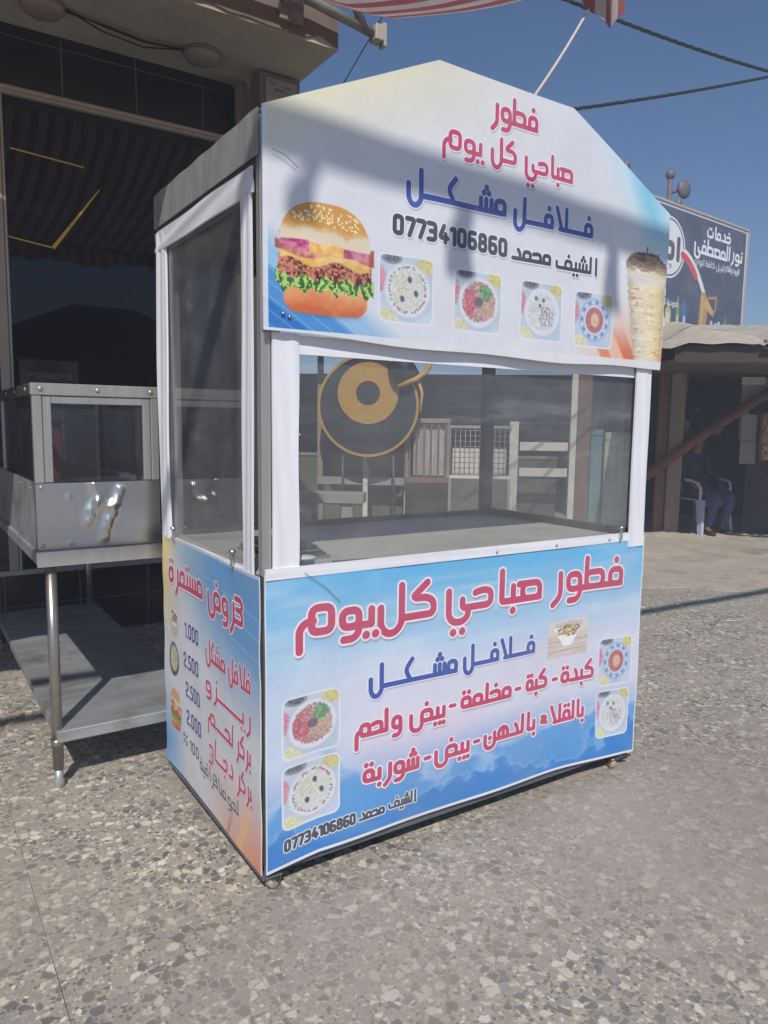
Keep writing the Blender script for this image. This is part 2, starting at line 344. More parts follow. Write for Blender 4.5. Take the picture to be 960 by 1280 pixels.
# ------------------------------------------------------------------ flat print painter (numpy, millimetres)
class Canvas:
    def __init__(s, x0, x1, z0, z1, res=1.0, seed=1):
        s.x0, s.z0, s.res = x0, z0, res; s.w = int((x1 - x0) / res); s.h = int((z1 - z0) / res)
        s.a = np.ones((s.h, s.w, 3), np.float32) * 225; s.rng = np.random.default_rng(seed)
        s.X, s.Z = np.meshgrid(x0 + (np.arange(s.w) + .5) * res, z0 + (np.arange(s.h) + .5) * res)
        s.X = s.X.astype(np.float32); s.Z = s.Z.astype(np.float32)
    def fbm(s, sx, sz=None, octs=5, rough=.55):
        sz = sz or sx; out = np.zeros((s.h, s.w), np.float32); amp, tot = 1, 0
        for o in range(octs):
            nx, nz = max(2, int(s.w * s.res / sx) + 3), max(2, int(s.h * s.res / sz) + 3)
            g = s.rng.random((nz, nx)).astype(np.float32)
            fx = np.arange(s.w) * s.res / sx; fz = np.arange(s.h) * s.res / sz
            ix = fx.astype(int); iz = fz.astype(int); tx = fx - ix; tz = fz - iz
            ix = np.clip(ix, 0, nx - 2); iz = np.clip(iz, 0, nz - 2); tx = tx * tx * (3 - 2 * tx); tz = tz * tz * (3 - 2 * tz)
            r0 = g[iz][:, ix] * (1 - tx) + g[iz][:, ix + 1] * tx; r1 = g[iz + 1][:, ix] * (1 - tx) + g[iz + 1][:, ix + 1] * tx
            out += amp * (r0 * (1 - tz)[:, None] + r1 * tz[:, None]); tot += amp; amp *= rough; sx /= 2; sz /= 2
            if sx < 1.5 * s.res or sz < 1.5 * s.res: break
        return out / tot
    def win(s, x0, x1, z0, z1):
        i0 = max(0, int((x0 - s.x0) / s.res)); i1 = min(s.w, int((x1 - s.x0) / s.res) + 1)
        j0 = max(0, int((z0 - s.z0) / s.res)); j1 = min(s.h, int((z1 - s.z0) / s.res) + 1)
        return slice(j0, j1), slice(i0, i1)
    def put(s, sl, m, c):
        m = np.clip(m, 0, 1)[..., None]; c = np.asarray(c, np.float32)
        s.a[sl] = s.a[sl] * (1 - m) + c * m
    def grad(s, f, c): s.put((slice(None), slice(None)), f, c)
    def blob(s, cx, cz, rx, rz, c, soft=.04, alpha=1, ang=0):
        sl = s.win(cx - rx * 1.5 - rz, cx + rx * 1.5 + rz, cz - rz * 1.5 - rx, cz + rz * 1.5 + rx); X = s.X[sl] - cx; Z = s.Z[sl] - cz
        if X.size == 0: return
        ca, sa = math.cos(ang), math.sin(ang); X, Z = X * ca + Z * sa, -X * sa + Z * ca
        d = np.sqrt((X / rx) ** 2 + (Z / rz) ** 2); s.put(sl, (1 + soft - d) / (2 * soft) * alpha if soft < .3 else np.clip((1 - d) / soft, 0, 1) * alpha, c)
    def strokes(s, segs, w, c, dx=0, dz=0, blur=0.0, alpha=1):
        """segs: list of polylines in mm"""
        for sl, d in s._dist(segs, w, dx, dz):
            s.put(sl, ((w / 2 - d) / (s.res + blur) + .5) * alpha, c)
    def _dist(s, segs, w, dx, dz):
        allp = np.array([p for q in segs for p in q], np.float32)
        x0, x1 = allp[:, 0].min() + dx - w, allp[:, 0].max() + dx + w; z0, z1 = allp[:, 1].min() + dz - w, allp[:, 1].max() + dz + w
        sl = s.win(x0, x1, z0, z1); X = s.X[sl]; Z = s.Z[sl]; D = np.full(X.shape, 1e9, np.float32)
        if X.size == 0: return
        for q in segs:
            for (ax, az), (bx_, bz) in zip(q[:-1], q[1:]):
                ax2, az2, bx2, bz2 = ax + dx, az + dz, bx_ + dx, bz + dz
                m = s.win(min(ax2, bx2) - w, max(ax2, bx2) + w, min(az2, bz2) - w, max(az2, bz2) + w)
                jj = slice(m[0].start - sl[0].start, m[0].stop - sl[0].start); ii = slice(m[1].start - sl[1].start, m[1].stop - sl[1].start)
                if jj.start < 0 or ii.start < 0: continue
                Xs, Zs = X[jj, ii], Z[jj, ii]; vx, vz = bx2 - ax2, bz2 - az2; L = vx * vx + vz * vz + 1e-6
                t = np.clip(((Xs - ax2) * vx + (Zs - az2) * vz) / L, 0, 1)
                D[jj, ii] = np.minimum(D[jj, ii], np.hypot(Xs - ax2 - t * vx, Zs - az2 - t * vz))
        yield sl, D
    def image(s, name):
        im = bpy.data.images.new(name, s.w, s.h); px = np.ones((s.h, s.w, 4), np.float32); px[..., :3] = np.clip(s.a, 0, 255) / 255
        im.pixels.foreach_set(px.ravel()); im.update(); im.pack(); return im

def fillet(p, r, closed=False):
    n = len(p); out = []
    for i in range(n):
        if not closed and i in (0, n - 1): out.append(p[i]); continue
        a, b, c = p[i - 1], p[i], p[(i + 1) % n]
        la = math.dist(a, b); lc = math.dist(b, c); rr = min(r, la * .5, lc * .5)
        if rr < 1e-4: out.append(b); continue
        A = (b[0] + (a[0] - b[0]) * rr / la, b[1] + (a[1] - b[1]) * rr / la); C = (b[0] + (c[0] - b[0]) * rr / lc, b[1] + (c[1] - b[1]) * rr / lc)
        for k in range(5):
            t = k / 4; out.append(((1 - t) ** 2 * A[0] + 2 * t * (1 - t) * b[0] + t * t * C[0], (1 - t) ** 2 * A[1] + 2 * t * (1 - t) * b[1] + t * t * C[1]))
    if closed: out.append(out[0])
    return out
B0, XH = .105, .56
def loop(x0, x1, z0=B0, z1=XH): return ('c', [(x0, z0), (x0, z1), (x1, z1), (x1, z0)])
BASE = lambda L: [(0, B0), (L, B0)]
# every glyph: (list of strokes in leftward x, dots, advance)
def TOOTH(x=.12, h=.52): return [(x, B0), (x, h)]
G = {
 'f': ([loop(.12, .56), BASE(.76)], [(.34, .86)], .72), 'q': ([loop(.12, .56), BASE(.76)], [(.2, .86), (.48, .86)], .72),
 'F': ([loop(.12, .56), [(.12, B0), (1.2, B0), (1.2, .42)]], [(.34, .86)], 1.34),
 'T': ([loop(.12, .74), [(.74, B0), (.74, 1.0)], BASE(.86)], [], .86),
 'w': ([loop(.12, .56), [(.12, .35), (.12, -.08), (.26, -.24), (.52, -.24)], [(0, B0), (.2, B0)]], [], .70),
 'W': ([loop(.12, .56), [(.12, .35), (.12, -.08), (.26, -.24), (.52, -.24)]], [], .70),
 'r': ([[(.14, .58), (.14, -.06), (.40, -.30)], [(0, B0), (.14, B0)]], [], .46), 'R': ([[(.14, .62), (.14, -.06), (.40, -.30)]], [], .48),
 'z': ([[(.14, .58), (.14, -.06), (.40, -.30)], [(0, B0), (.14, B0)]], [(.16, .88)], .46),
 's': ([('c', [(.12, B0), (.12, XH), (.72, XH), (.72, B0)]), [(.6, XH), (.84, XH)], BASE(.98)], [], .92),
 'b': ([TOOTH(), BASE(.36)], [(.12, -.2)], .34), 'B': ([TOOTH(), [(.12, B0), (.36, B0)]], [(.12, -.2)], .34),
 'y': ([TOOTH(), BASE(.36)], [(0, -.2), (.26, -.2)], .34), 'Y0': ([], [], 0),
 't': ([TOOTH(), BASE(.36)], [(0, .78), (.26, .78)], .34), 'n': ([TOOTH(), BASE(.36)], [(.12, .80)], .34),
 'a': ([[(0, B0), (.16, B0), (.16, 1.0)]], [], .30), 'A': ([[(.14, B0 - .1), (.14, 1.0)]], [], .30),
 'H': ([[(.62, .5), (.36, XH), (.12, .5), (.12, B0), (.74, B0)], [(0, B0), (.14, B0)]], [], .70),
 'h': ([[(.62, .5), (.36, XH), (.12, .5), (.12, B0), (.74, B0)]], [], .70),
 'K': ([[(.62, .5), (.36, XH), (.12, .5), (.12, B0), (.74, B0)]], [(.34, .86)], .70),
 'k': ([[(.62, .5), (.36, XH), (.12, .5), (.12, B0), (.74, B0)], [(0, B0), (.14, B0)]], [(.34, .86)], .70),
 'J': ([[(.62, .5), (.36, XH), (.12, .5), (.12, B0), (.74, B0)]], [(.4, -.2)], .70),
 'j': ([[(.66, .5), (.12, .54), (.12, -.1), (.3, -.3), (.74, -.3)]], [(.46, .1)], .84),
 'i': ([[(0, B0), (.32, B0), (.32, .34)], [(.14, B0), (.14, -.12), (.3, -.28), (.58, -.28), (.74, -.1), (.74, .62)]], [(.32, -.56), (.6, -.56)], .86),
 'I': ([[(0, B0), (.32, B0), (.32, .34)], [(.14, B0), (.14, -.12), (.3, -.28), (.58, -.28), (.74, -.1), (.74, .62)]], [], .86),
 'C': ([[(.30, 1.0), (.66, .66), (.60, .60), (.28, .58), (.12, .44), (.12, B0), (.86, B0)]], [], .82),
 'c': ([[(.06, 1.0), (.40, .58), (.14, B0)], BASE(.5)], [], .46),
 'l': ([[(.16, B0), (.16, 1.0)], BASE(.36)], [], .34), 'Q': ([[(.16, B0), (.16, 1.0)], [(.16, B0), (.36, B0)]], [], .34),
 'L': ([[(0, B0), (.16, B0)], [(.16, 1.0), (.16, -.06), (.34, -.27), (.54, -.27), (.70, -.06), (.70, .46)]], [], .84),
 'm': ([loop(.12, .56), BASE(.70)], [], .66), 'M': ([loop(.12, .56), [(.12, B0), (.7, B0)]], [], .66),
 'E': ([('c', [(.14, B0), (.14, .76), (.64, .76), (.64, B0)]), [(.6, .42), (.80, .40), (.94, .22), (.94, -.34)]], [], 1.08),
 'e': ([loop(.12, .60), BASE(.5), [(.6, .30), (.78, .26), (.84, .1), (.84, -.42)]], [], .98),
 'S': ([TOOTH(.12), TOOTH(.38), TOOTH(.64), [(.12, B0), (.86, B0)]], [(.26, .76), (.5, .76), (.38, .96)], .80),
 'X': ([TOOTH(.12), TOOTH(.38), TOOTH(.64), BASE(.86)], [(.26, .76), (.5, .76), (.38, .96)], .80),
 'x': ([TOOTH(.12), TOOTH(.38), TOOTH(.64), BASE(.86)], [], .80),
 'v': ([[(.16, 1.0), (.16, B0)], [(0, B0), (.58, B0)], [(.80, .98), (.46, B0)]], [], .98),
 'd': ([[(0, B0), (.62, B0)], [(.28, .62), (.14, .40), (.14, B0)]], [], .66), 'D': ([[(.30, .66), (.14, .4), (.14, B0), (.6, B0)]], [], .72),
 'Z': ([('c', [(.12, B0), (.12, XH), (.66, XH), (.66, B0)]), [(0, B0), (.2, B0)], [(.66, .3), (.66, -.1), (.82, -.27), (1.08, -.27), (1.24, -.1), (1.24, .46)]], [(.4, .88)], 1.38),
 'o': ([loop(.12, .56), [(0, B0), (.2, B0)]], [(.2, .84), (.48, .84)], .68), 'O': ([loop(.12, .56)], [(.2, .84), (.48, .84)], .68),
 'N': ([[(0, B0), (.14, B0)], [(.14, .5), (.14, -.1), (.3, -.27), (.56, -.27), (.72, -.1), (.72, .40)]], [(.43, .26)], .86),
 'g': ([('c', [(.12, B0), (.12, .52), (.40, .70), (.68, .52), (.68, B0)]), [(.40, B0), (.40, .5)], BASE(.84)], [], .80),
 'u': ([[(.42, .60), (.16, .56), (.16, .42), (.42, .38)], [(.10, .24), (.46, .30)]], [], .56),
 '3': ([[(.70, .80), (.26, .80), (.1, .64), (.26, .47), (.62, .47)], [(.26, .47), (.1, .32), (.1, B0), (.76, B0)]], [], .72),
 'p': ([[(.12, .5), (.12, B0), (.86, B0), (.86, .5)]], [(.36, .74), (.62, .74)], 1.0),
 '-': ([[(.08, .36), (.36, .36)]], [], .44), '_': ([BASE(.62)], [], .5), '.': ([], [(.1, B0)], .22), ' ': ([], [], .26), "'": ([], [], .10),
}
def word(cv, txt, xr, xl, z, H, w, col, out=None, outw=0, shadow=True, diamond=False):
    """Arabic word; xr/xl = right and left ends in mm, z = underside of the letters, H = ascender height."""
    segs, dots, pen, pv_ = [], [], 0, "'"
    for ch in txt:
        st, dt, adv = G[ch]; first = pv_ in "' aArRzwWdDvoO"; pv_ = ch
        for q in st:
            cl = isinstance(q, tuple); pts = q[1] if cl else q
            segs.append(([((max(x, .12) if first and abs(y - B0) < .001 else x) + pen, y) for x, y in pts], cl))
        dots += [(x + pen, y) for x, y in dt]; pen += adv
    xs = [x for q, _ in segs for x, _ in q]; a, b = min(xs), max(xs); h = w / 2
    kx = (xr - xl - w) / (b - a); f = lambda p: (xr - h - (p[0] - a) * kx, z + h + (p[1] - B0) * (H - h) / (1 - B0))
    kz = (H - h) / (1 - B0)
    P = [fillet([f(p) for p in q], .2 * kz, cl) for q, cl in segs]
    Dt = [f(p) for p in dots]
    def go(ww, c, dx=0, dz=0, blur=0, alpha=1, dr=0):
        cv.strokes(P, ww, c, dx, dz, blur, alpha)
        for x, y in Dt: cv.blob(x + dx, y + dz, w * .56 + dr, w * .56 + dr, c, .12, alpha)
    if out is not None:
        if shadow: go(w + outw * 2, (150, 150, 165), 1.5, -outw * 1.1, 3, .55, outw)
        go(w + outw * 2, out, dr=outw)
    go(w, col)
DG = {'0': ([('c', [(0, 0), (0, 1), (.34, 1), (.34, 0)])], .58), '7': ([[(0, 1), (.36, 1), (.12, 0)]], .52), '3': ([[(0, 1), (.34, 1), (.34, 0), (0, 0)], [(.1, .52), (.34, .52)]], .56),
 '4': ([[(.22, 1), (0, .26), (.42, .26)], [(.30, .5), (.30, 0)]], .6), '1': ([[(0, .88), (.18, 1), (.18, 0)]], .40), '6': ([('c', [(0, 0), (0, .55), (.34, .55), (.34, 0)]), [(0, .3), (0, 1), (.32, 1)]], .58),
 '8': ([('c', [(0, 0), (0, .52), (.34, .52), (.34, 0)]), ('c', [(.02, .52), (.02, 1), (.32, 1), (.32, .52)])], .58), '2': ([[(0, .82), (0, 1), (.34, 1), (.34, .6), (0, .25), (0, 0), (.36, 0)]], .56),
 '5': ([[(.32, 1), (0, 1), (0, .56), (.34, .56), (.34, 0), (0, 0)]], .56), '.': ([[(0, 0), (.01, 0)]], .22), '%': ([('c', [(0, .7), (0, 1), (.2, 1), (.2, .7)]), ('c', [(.3, 0), (.3, .3), (.5, .3), (.5, 0)]), [(.5, 1), (0, 0)]], .7),
 'o': ([('c', [(0, 0), (0, .7), (.4, .7), (.4, 0)])], .64), 'l': ([[(0, 0), (0, 1)]], .24), 'r': ([[(0, 0), (0, .7)], [(0, .6), (.12, .7), (.28, .7)]], .44), 'D': ([('c', [(0, 0), (0, 1), (.3, 1), (.42, .8), (.42, .2), (.3, 0)])], .6), ' ': ([], .3),
 'F': ([[(0, 0), (0, 1), (.34, 1)], [(0, .52), (.28, .52)]], .5), 'O': ([('c', [(0, 0), (0, 1), (.36, 1), (.36, 0)])], .58), 'W': ([[(0, 1), (.12, 0), (.27, .8), (.42, 0), (.54, 1)]], .72), 'E': ([[(.34, 1), (0, 1), (0, 0), (.34, 0)], [(0, .52), (.28, .52)]], .5), 'R': ([[(0, 0), (0, 1), (.32, 1), (.32, .5), (0, .5)], [(.16, .5), (.34, 0)]], .52), 'S': ([[(.34, 1), (0, 1), (0, .52), (.34, .52), (.34, 0), (0, 0)]], .52), 'L': ([[(0, 1), (0, 0), (.32, 0)]], .46),
 'B': ([('c', [(0, 0), (0, .52), (.34, .52), (.34, 0)]), ('c', [(0, .52), (0, 1), (.3, 1), (.3, .52)])], .54), 'I': ([[(0, 0), (0, 1)]], .22), 'N': ([[(0, 0), (0, 1), (.34, 0), (.34, 1)]], .54), 'T': ([[(0, 1), (.36, 1)], [(.18, 1), (.18, 0)]], .52)}
def latin(cv, txt, x0, x1, z, H, w, col, out=None, outw=0, rz=None):
    segs, pen = [], 0
    for ch in txt:
        st, adv = DG[ch]
        for q in st:
            cl = isinstance(q, tuple); segs.append(([(x + pen, y) for x, y in (q[1] if cl else q)], cl))
        pen += adv
    xs = [x for q, _ in segs for x, _ in q]; b = max(xs); kx = (x1 - x0 - w) / b; h = w / 2; dz = 0 if rz is None else rz - z
    f = lambda p: (x0 + h + p[0] * kx, z + h + p[1] * (H - w) + dz * p[0] / b)
    P = [fillet([f(p) for p in q], .16 * H, cl) for q, cl in segs]
    if out is not None:
        cv.strokes(P, w + 2 * outw, (150, 150, 165), 1.5, -outw, 3, .55); cv.strokes(P, w + 2 * outw, out)
    cv.strokes(P, w, col)

def plate_photo(cv, x0, x1, z0, z1, kind):
    """a square food picture with rounded white border"""
    S = x1 - x0; sl = cv.win(x0 - 6, x1 + 6, z0 - 6, z1 + 6); X = cv.X[sl]; Z = cv.Z[sl]; rr = S * .11
    cx, cz = (x0 + x1) / 2, (z0 + z1) / 2
    d = np.hypot(np.maximum(abs(X - cx) - S / 2 + rr, 0), np.maximum(abs(Z - cz) - (z1 - z0) / 2 + rr, 0)) - rr
    cv.put(sl, .5 - d + 4, (226, 230, 238)); inside = np.clip(.5 - d - 2, 0, 1)
    big = cv.win(x0 - 80, x1 + 80, z0 - 80, z1 + 80); keepb = cv.a[big].copy(); keep = cv.a[sl].copy(); rng = cv.rng
    bg = np.ones_like(keep) * np.array((190, 206, 224), np.float32); n = cv.fbm(50)[sl]; bg += ((n - .5) * 46)[..., None]
    cv.a[sl] = bg
    u = lambda fx, fz: (x0 + fx * S, z0 + fz * (z1 - z0))
    def B(fx, fz, rx, rz, c, soft=.06, a=1, ang=0): cv.blob(*u(fx, fz), rx * S, rz * S, c, soft, a, ang)
    def clump(fx, fz, rx, rz, n, r, cols, a=.9):
        for _ in range(int(n * 2.2)):
            t, q = rng.random() * 6.283, math.sqrt(rng.random())
            c = np.array(cols[rng.integers(len(cols))]) + rng.integers(-14, 14)
            B(fx + rx * q * math.cos(t), fz + rz * q * math.sin(t), r * (.3 + rng.random() * .6), r * (.25 + rng.random() * .5), c, .29, a, rng.random() * 3)
    B(.22, .96, .2, .1, (120, 126, 138)); clump(.22, .95, .14, .05, 40, .022, [(52, 50, 60), (80, 76, 88)])
    B(.86, .90, .17, .14, (222, 214, 150)); clump(.86, .9, .15, .12, 70, .035, [(226, 208, 96), (214, 196, 110), (190, 184, 100)])
    B(.16, .08, .18, .14, (226, 224, 180)); clump(.16, .08, .16, .11, 60, .03, [(222, 216, 150), (206, 208, 140), (236, 232, 200)])
    B(.0, .62, .12, .2, (206, 130, 150)); clump(.0, .62, .1, .16, 30, .03, [(208, 76, 110), (226, 140, 160)])
    if kind == 'D':
        B(.52, .5, .40, .40, (150, 176, 216)); 
        for k in range(22):
            t = k / 22 * 6.283; B(.52 + .33 * math.cos(t), .5 + .33 * math.sin(t), .035, .035, (84, 120, 182) if k % 2 else (205, 216, 236))
        B(.52, .5, .27, .27, (222, 226, 236)); B(.52, .5, .235, .235, (172, 78, 80)); clump(.52, .5, .2, .2, 60, .03, [(186, 92, 84), (150, 60, 66)])
        B(.53, .5, .11, .13, (226, 176, 138), .15); clump(.53, .5, .08, .1, 22, .022, [(236, 200, 160), (214, 140, 100)])
    else:
        B(.52, .47, .44, .42, (168, 184, 206), .12); B(.52, .49, .43, .41, (226, 230, 238)); B(.52, .5, .36, .34, (214, 218, 226))
        if kind == 'A':
            clump(.52, .5, .35, .33, 260, .035, [(176, 128, 110), (150, 96, 86), (196, 150, 124), (164, 84, 88)])
            clump(.32, .48, .14, .22, 80, .04, [(196, 70, 92), (214, 110, 124), (160, 60, 70)]); clump(.70, .38, .16, .16, 60, .035, [(196, 160, 130), (180, 136, 110)])
            clump(.66, .66, .13, .12, 70, .035, [(72, 140, 74), (110, 170, 96), (60, 110, 70)]); B(.52, .5, .09, .08, (78, 60, 78), .2); clump(.52, .5, .07, .06, 16, .02, [(64, 50, 66), (100, 80, 100)])
        if kind == 'B':
            clump(.52, .5, .34, .32, 300, .03, [(222, 220, 214), (210, 212, 196), (232, 232, 232), (206, 200, 150)])
            for k in range(64):
                t = rng.random() * 6.283; q = .33 + rng.random() * .03; B(.52 + q * math.cos(t), .5 + q * math.sin(t), .02, .02, ((184, 80, 96), (150, 120, 110), (120, 150, 110))[k % 3], .3)
            clump(.42, .58, .16, .14, 30, .02, [(170, 190, 130), (214, 206, 120)])
            for fx, fz in ((.56, .66), (.68, .46), (.42, .36)): B(fx, fz, .04, .05, (44, 44, 58), .2, 1, .3)
        if kind == 'C':
            clump(.5, .5, .33, .31, 260, .032, [(222, 224, 222), (204, 208, 210), (190, 196, 200), (230, 230, 226)])
            for fx, fz in ((.36, .72), (.54, .70), (.46, .6)): B(fx, fz, .045, .045, (96, 92, 96), .3)
            clump(.62, .4, .18, .2, 50, .03, [(120, 108, 112), (214, 208, 214), (160, 150, 156)])
    new = cv.a[sl] * .70 + np.array((206, 210, 220), np.float32) * .30; cv.a[big] = keepb; cv.a[sl] = keep * (1 - inside[..., None]) + new * inside[..., None]

def burger(cv, x0, x1, z0, z1, sc=1.0):
    rng = cv.rng; W, Hh = x1 - x0, z1 - z0; u = lambda fx, fz: (x0 + fx * W, z0 + fz * Hh)
    sl = cv.win(x0 - 10, x1 + 10, z0 - 10, z1 + 10); X = (cv.X[sl] - x0) / W; Z = (cv.Z[sl] - z0) / Hh
    N = cv.fbm(max(10, W * .14))[sl]; N2 = cv.fbm(max(5, W * .05))[sl]
    def lay(m, c0, c1, nn, k=1.0):
        c = np.asarray(c0, np.float32) + (np.asarray(c1, np.float32) - np.asarray(c0, np.float32)) * np.clip((nn - .5) * 2.2 * k + .5, 0, 1)[..., None]
        m = np.clip(m, 0, 1)[..., None]; cv.a[sl] = cv.a[sl] * (1 - m) + c * m
    E = 60 * W / 300
    ed = lambda v: v * E + .5
    # soft contact shadow, bottom bun
    cv.blob(x0 + W * .52, z0 + Hh * .02, W * .46, Hh * .06, (80, 90, 120), .8, .5)
    xc = np.abs(X - .5); N3 = cv.fbm(max(3, W * .022), None, 3, .7)[sl]; yy = np.clip(.16 - Z, 0, 1) / .16
    half = .425 * (1 - .30 * yy ** 3)
    lay(np.minimum(ed(half - xc), ed(np.minimum(Z - .0 - .03 * xc, .26 - Z))), (206, 104, 58), (240, 180, 126), N * .5 + Z * 1.9)
    lt = .37 + .03 * np.sin(X * 31) + .03 * N2; lb = .215 + .022 * np.sin(X * 38 + 1) + .035 * np.sin(X * 61) * N + .03 * (N2 - .5)
    lay(np.minimum(ed(.495 - xc), ed(np.minimum(Z - lb, lt - Z))), (44, 100, 40), (178, 214, 116), N3 * .6 + .2 + .25 * np.sin(X * 76 + N2 * 12), 1.6)
    pt = .50 + .03 * N; pb = .31 + .02 * np.sin(X * 29) + .04 * N2
    lay(np.minimum(ed(.47 - xc), ed(np.minimum(Z - pb, pt - Z))), (76, 34, 32), (214, 136, 106), N3 * .75 + N2 * .3, 2.4)
    # cheese drips
    lay(np.minimum(ed(.46 - xc), ed(np.minimum(Z - (.46 + .035 * np.sin(X * 13)), .56 - Z))), (226, 170, 84), (244, 214, 140), N)
    # bacon and onion
    lay(np.minimum(ed(.50 - xc), ed(np.minimum(Z - (.53 + .03 * np.sin(X * 9 + 2)), .64 - Z - .02 * np.sin(X * 17)))), (170, 84, 86), (232, 168, 150), N, 2)
    lay(np.minimum(ed(.14 - np.abs(X - .18)), ed(.055 - np.abs(Z - .635 + X * .15 - .03))), (178, 60, 116), (220, 130, 170), N2, 2)
    lay(np.minimum(ed(.13 - np.abs(X - .80)), ed(.04 - np.abs(Z - .585))), (166, 64, 104), (216, 140, 160), N2, 2)
    lay(np.minimum(ed(.17 - np.abs(X - .5)), ed(.045 - np.abs(Z - .60))), (238, 176, 84), (246, 206, 130), N2, 2)
    # top bun
    dome = ((np.abs(X - .5) / .46) ** 2.6 + (np.clip(Z - .64, 0, 1) / .37) ** 2)
    m = np.minimum(ed((1 - dome) * .5), ed(Z - .64 - .02 * np.sin(X * 5)))
    c = np.clip((Z - .68) / .16 + (N - .5) * .6, 0, 1)
    lay(m, (228, 212, 184), (214, 156, 76), c * .8 + .1 + (N3 - .5) * .3, 1.2)
    for _ in range(90):
        fx = .16 + rng.random() * .68; fz = .80 + rng.random() * .18
        if (abs(fx - .5) / .44) ** 2.6 + ((fz - .64) / .355) ** 2 < 1: cv.blob(*u(fx, fz), W * .014, W * .008, (246, 232, 190), .25, .95, rng.random() * 3)
def cone(cv):
    sl = cv.win(1470, 1765, 1680, 2160); X = cv.X[sl]; Z = cv.Z[sl]; t = np.clip((Z - 1683) / 440, 0, 1)
    N = cv.fbm(70, 16)[sl]; N2 = cv.fbm(30, 9)[sl]; N3 = cv.fbm(90, 11, 3)[sl]
    le = 1592 - 92 * t ** .75 + (N2 - .5) * 26; re = 1728 + 40 * t + (N2 - .5) * 20
    c0, hw = (le + re) / 2, (re - le) / 2; q = np.clip(abs(X - c0) / hw, 0, 1)
    ztop = 2142 - 52 * q ** 3 + (N2 - .5) * 16
    m = np.clip(np.minimum((X - le) / 5, (re - X) / 5), 0, 1) * np.clip((Z - 1684) / 3, 0, 1) * np.clip((ztop - Z) / 4, 0, 1)
    c = np.array((232, 222, 200)) + (N[..., None] - .5) * 50 + np.array((6, -4, -34)) * np.clip((X - c0) / hw * .9 + .3, 0, 1)[..., None]
    ridge = np.clip(1 - abs(N3 - .5) / .028, 0, 1) * np.clip((N - .38) * 4, 0, 1); c = c * (1 - .6 * ridge[..., None]) + np.array((150, 112, 74)) * .6 * ridge[..., None]
    sp = np.clip((N2 - .66) * 9, 0, 1)[..., None] * np.clip((2010 - Z) / 20, 0, 1)[..., None]; c = c * (1 - .6 * sp) + np.array((206, 138, 76)) * .6 * sp
    c = c * (1 - .22 * q ** 4)[..., None]
    top = np.clip((Z - 2066 + (N2 - .5) * 60) / 20, 0, 1)[..., None]; c = c * (1 - top) + (np.array((132, 112, 100)) + (N2[..., None] - .5) * 110) * top
    mid = np.clip(1 - abs(Z - 2035) / 34, 0, 1)[..., None] * .6; c = c * (1 - mid) + np.array((214, 214, 220)) * mid
    cv.put(sl, m, c)
    cv.blob(1632, 2150, 5, 16, (110, 104, 104), .3)

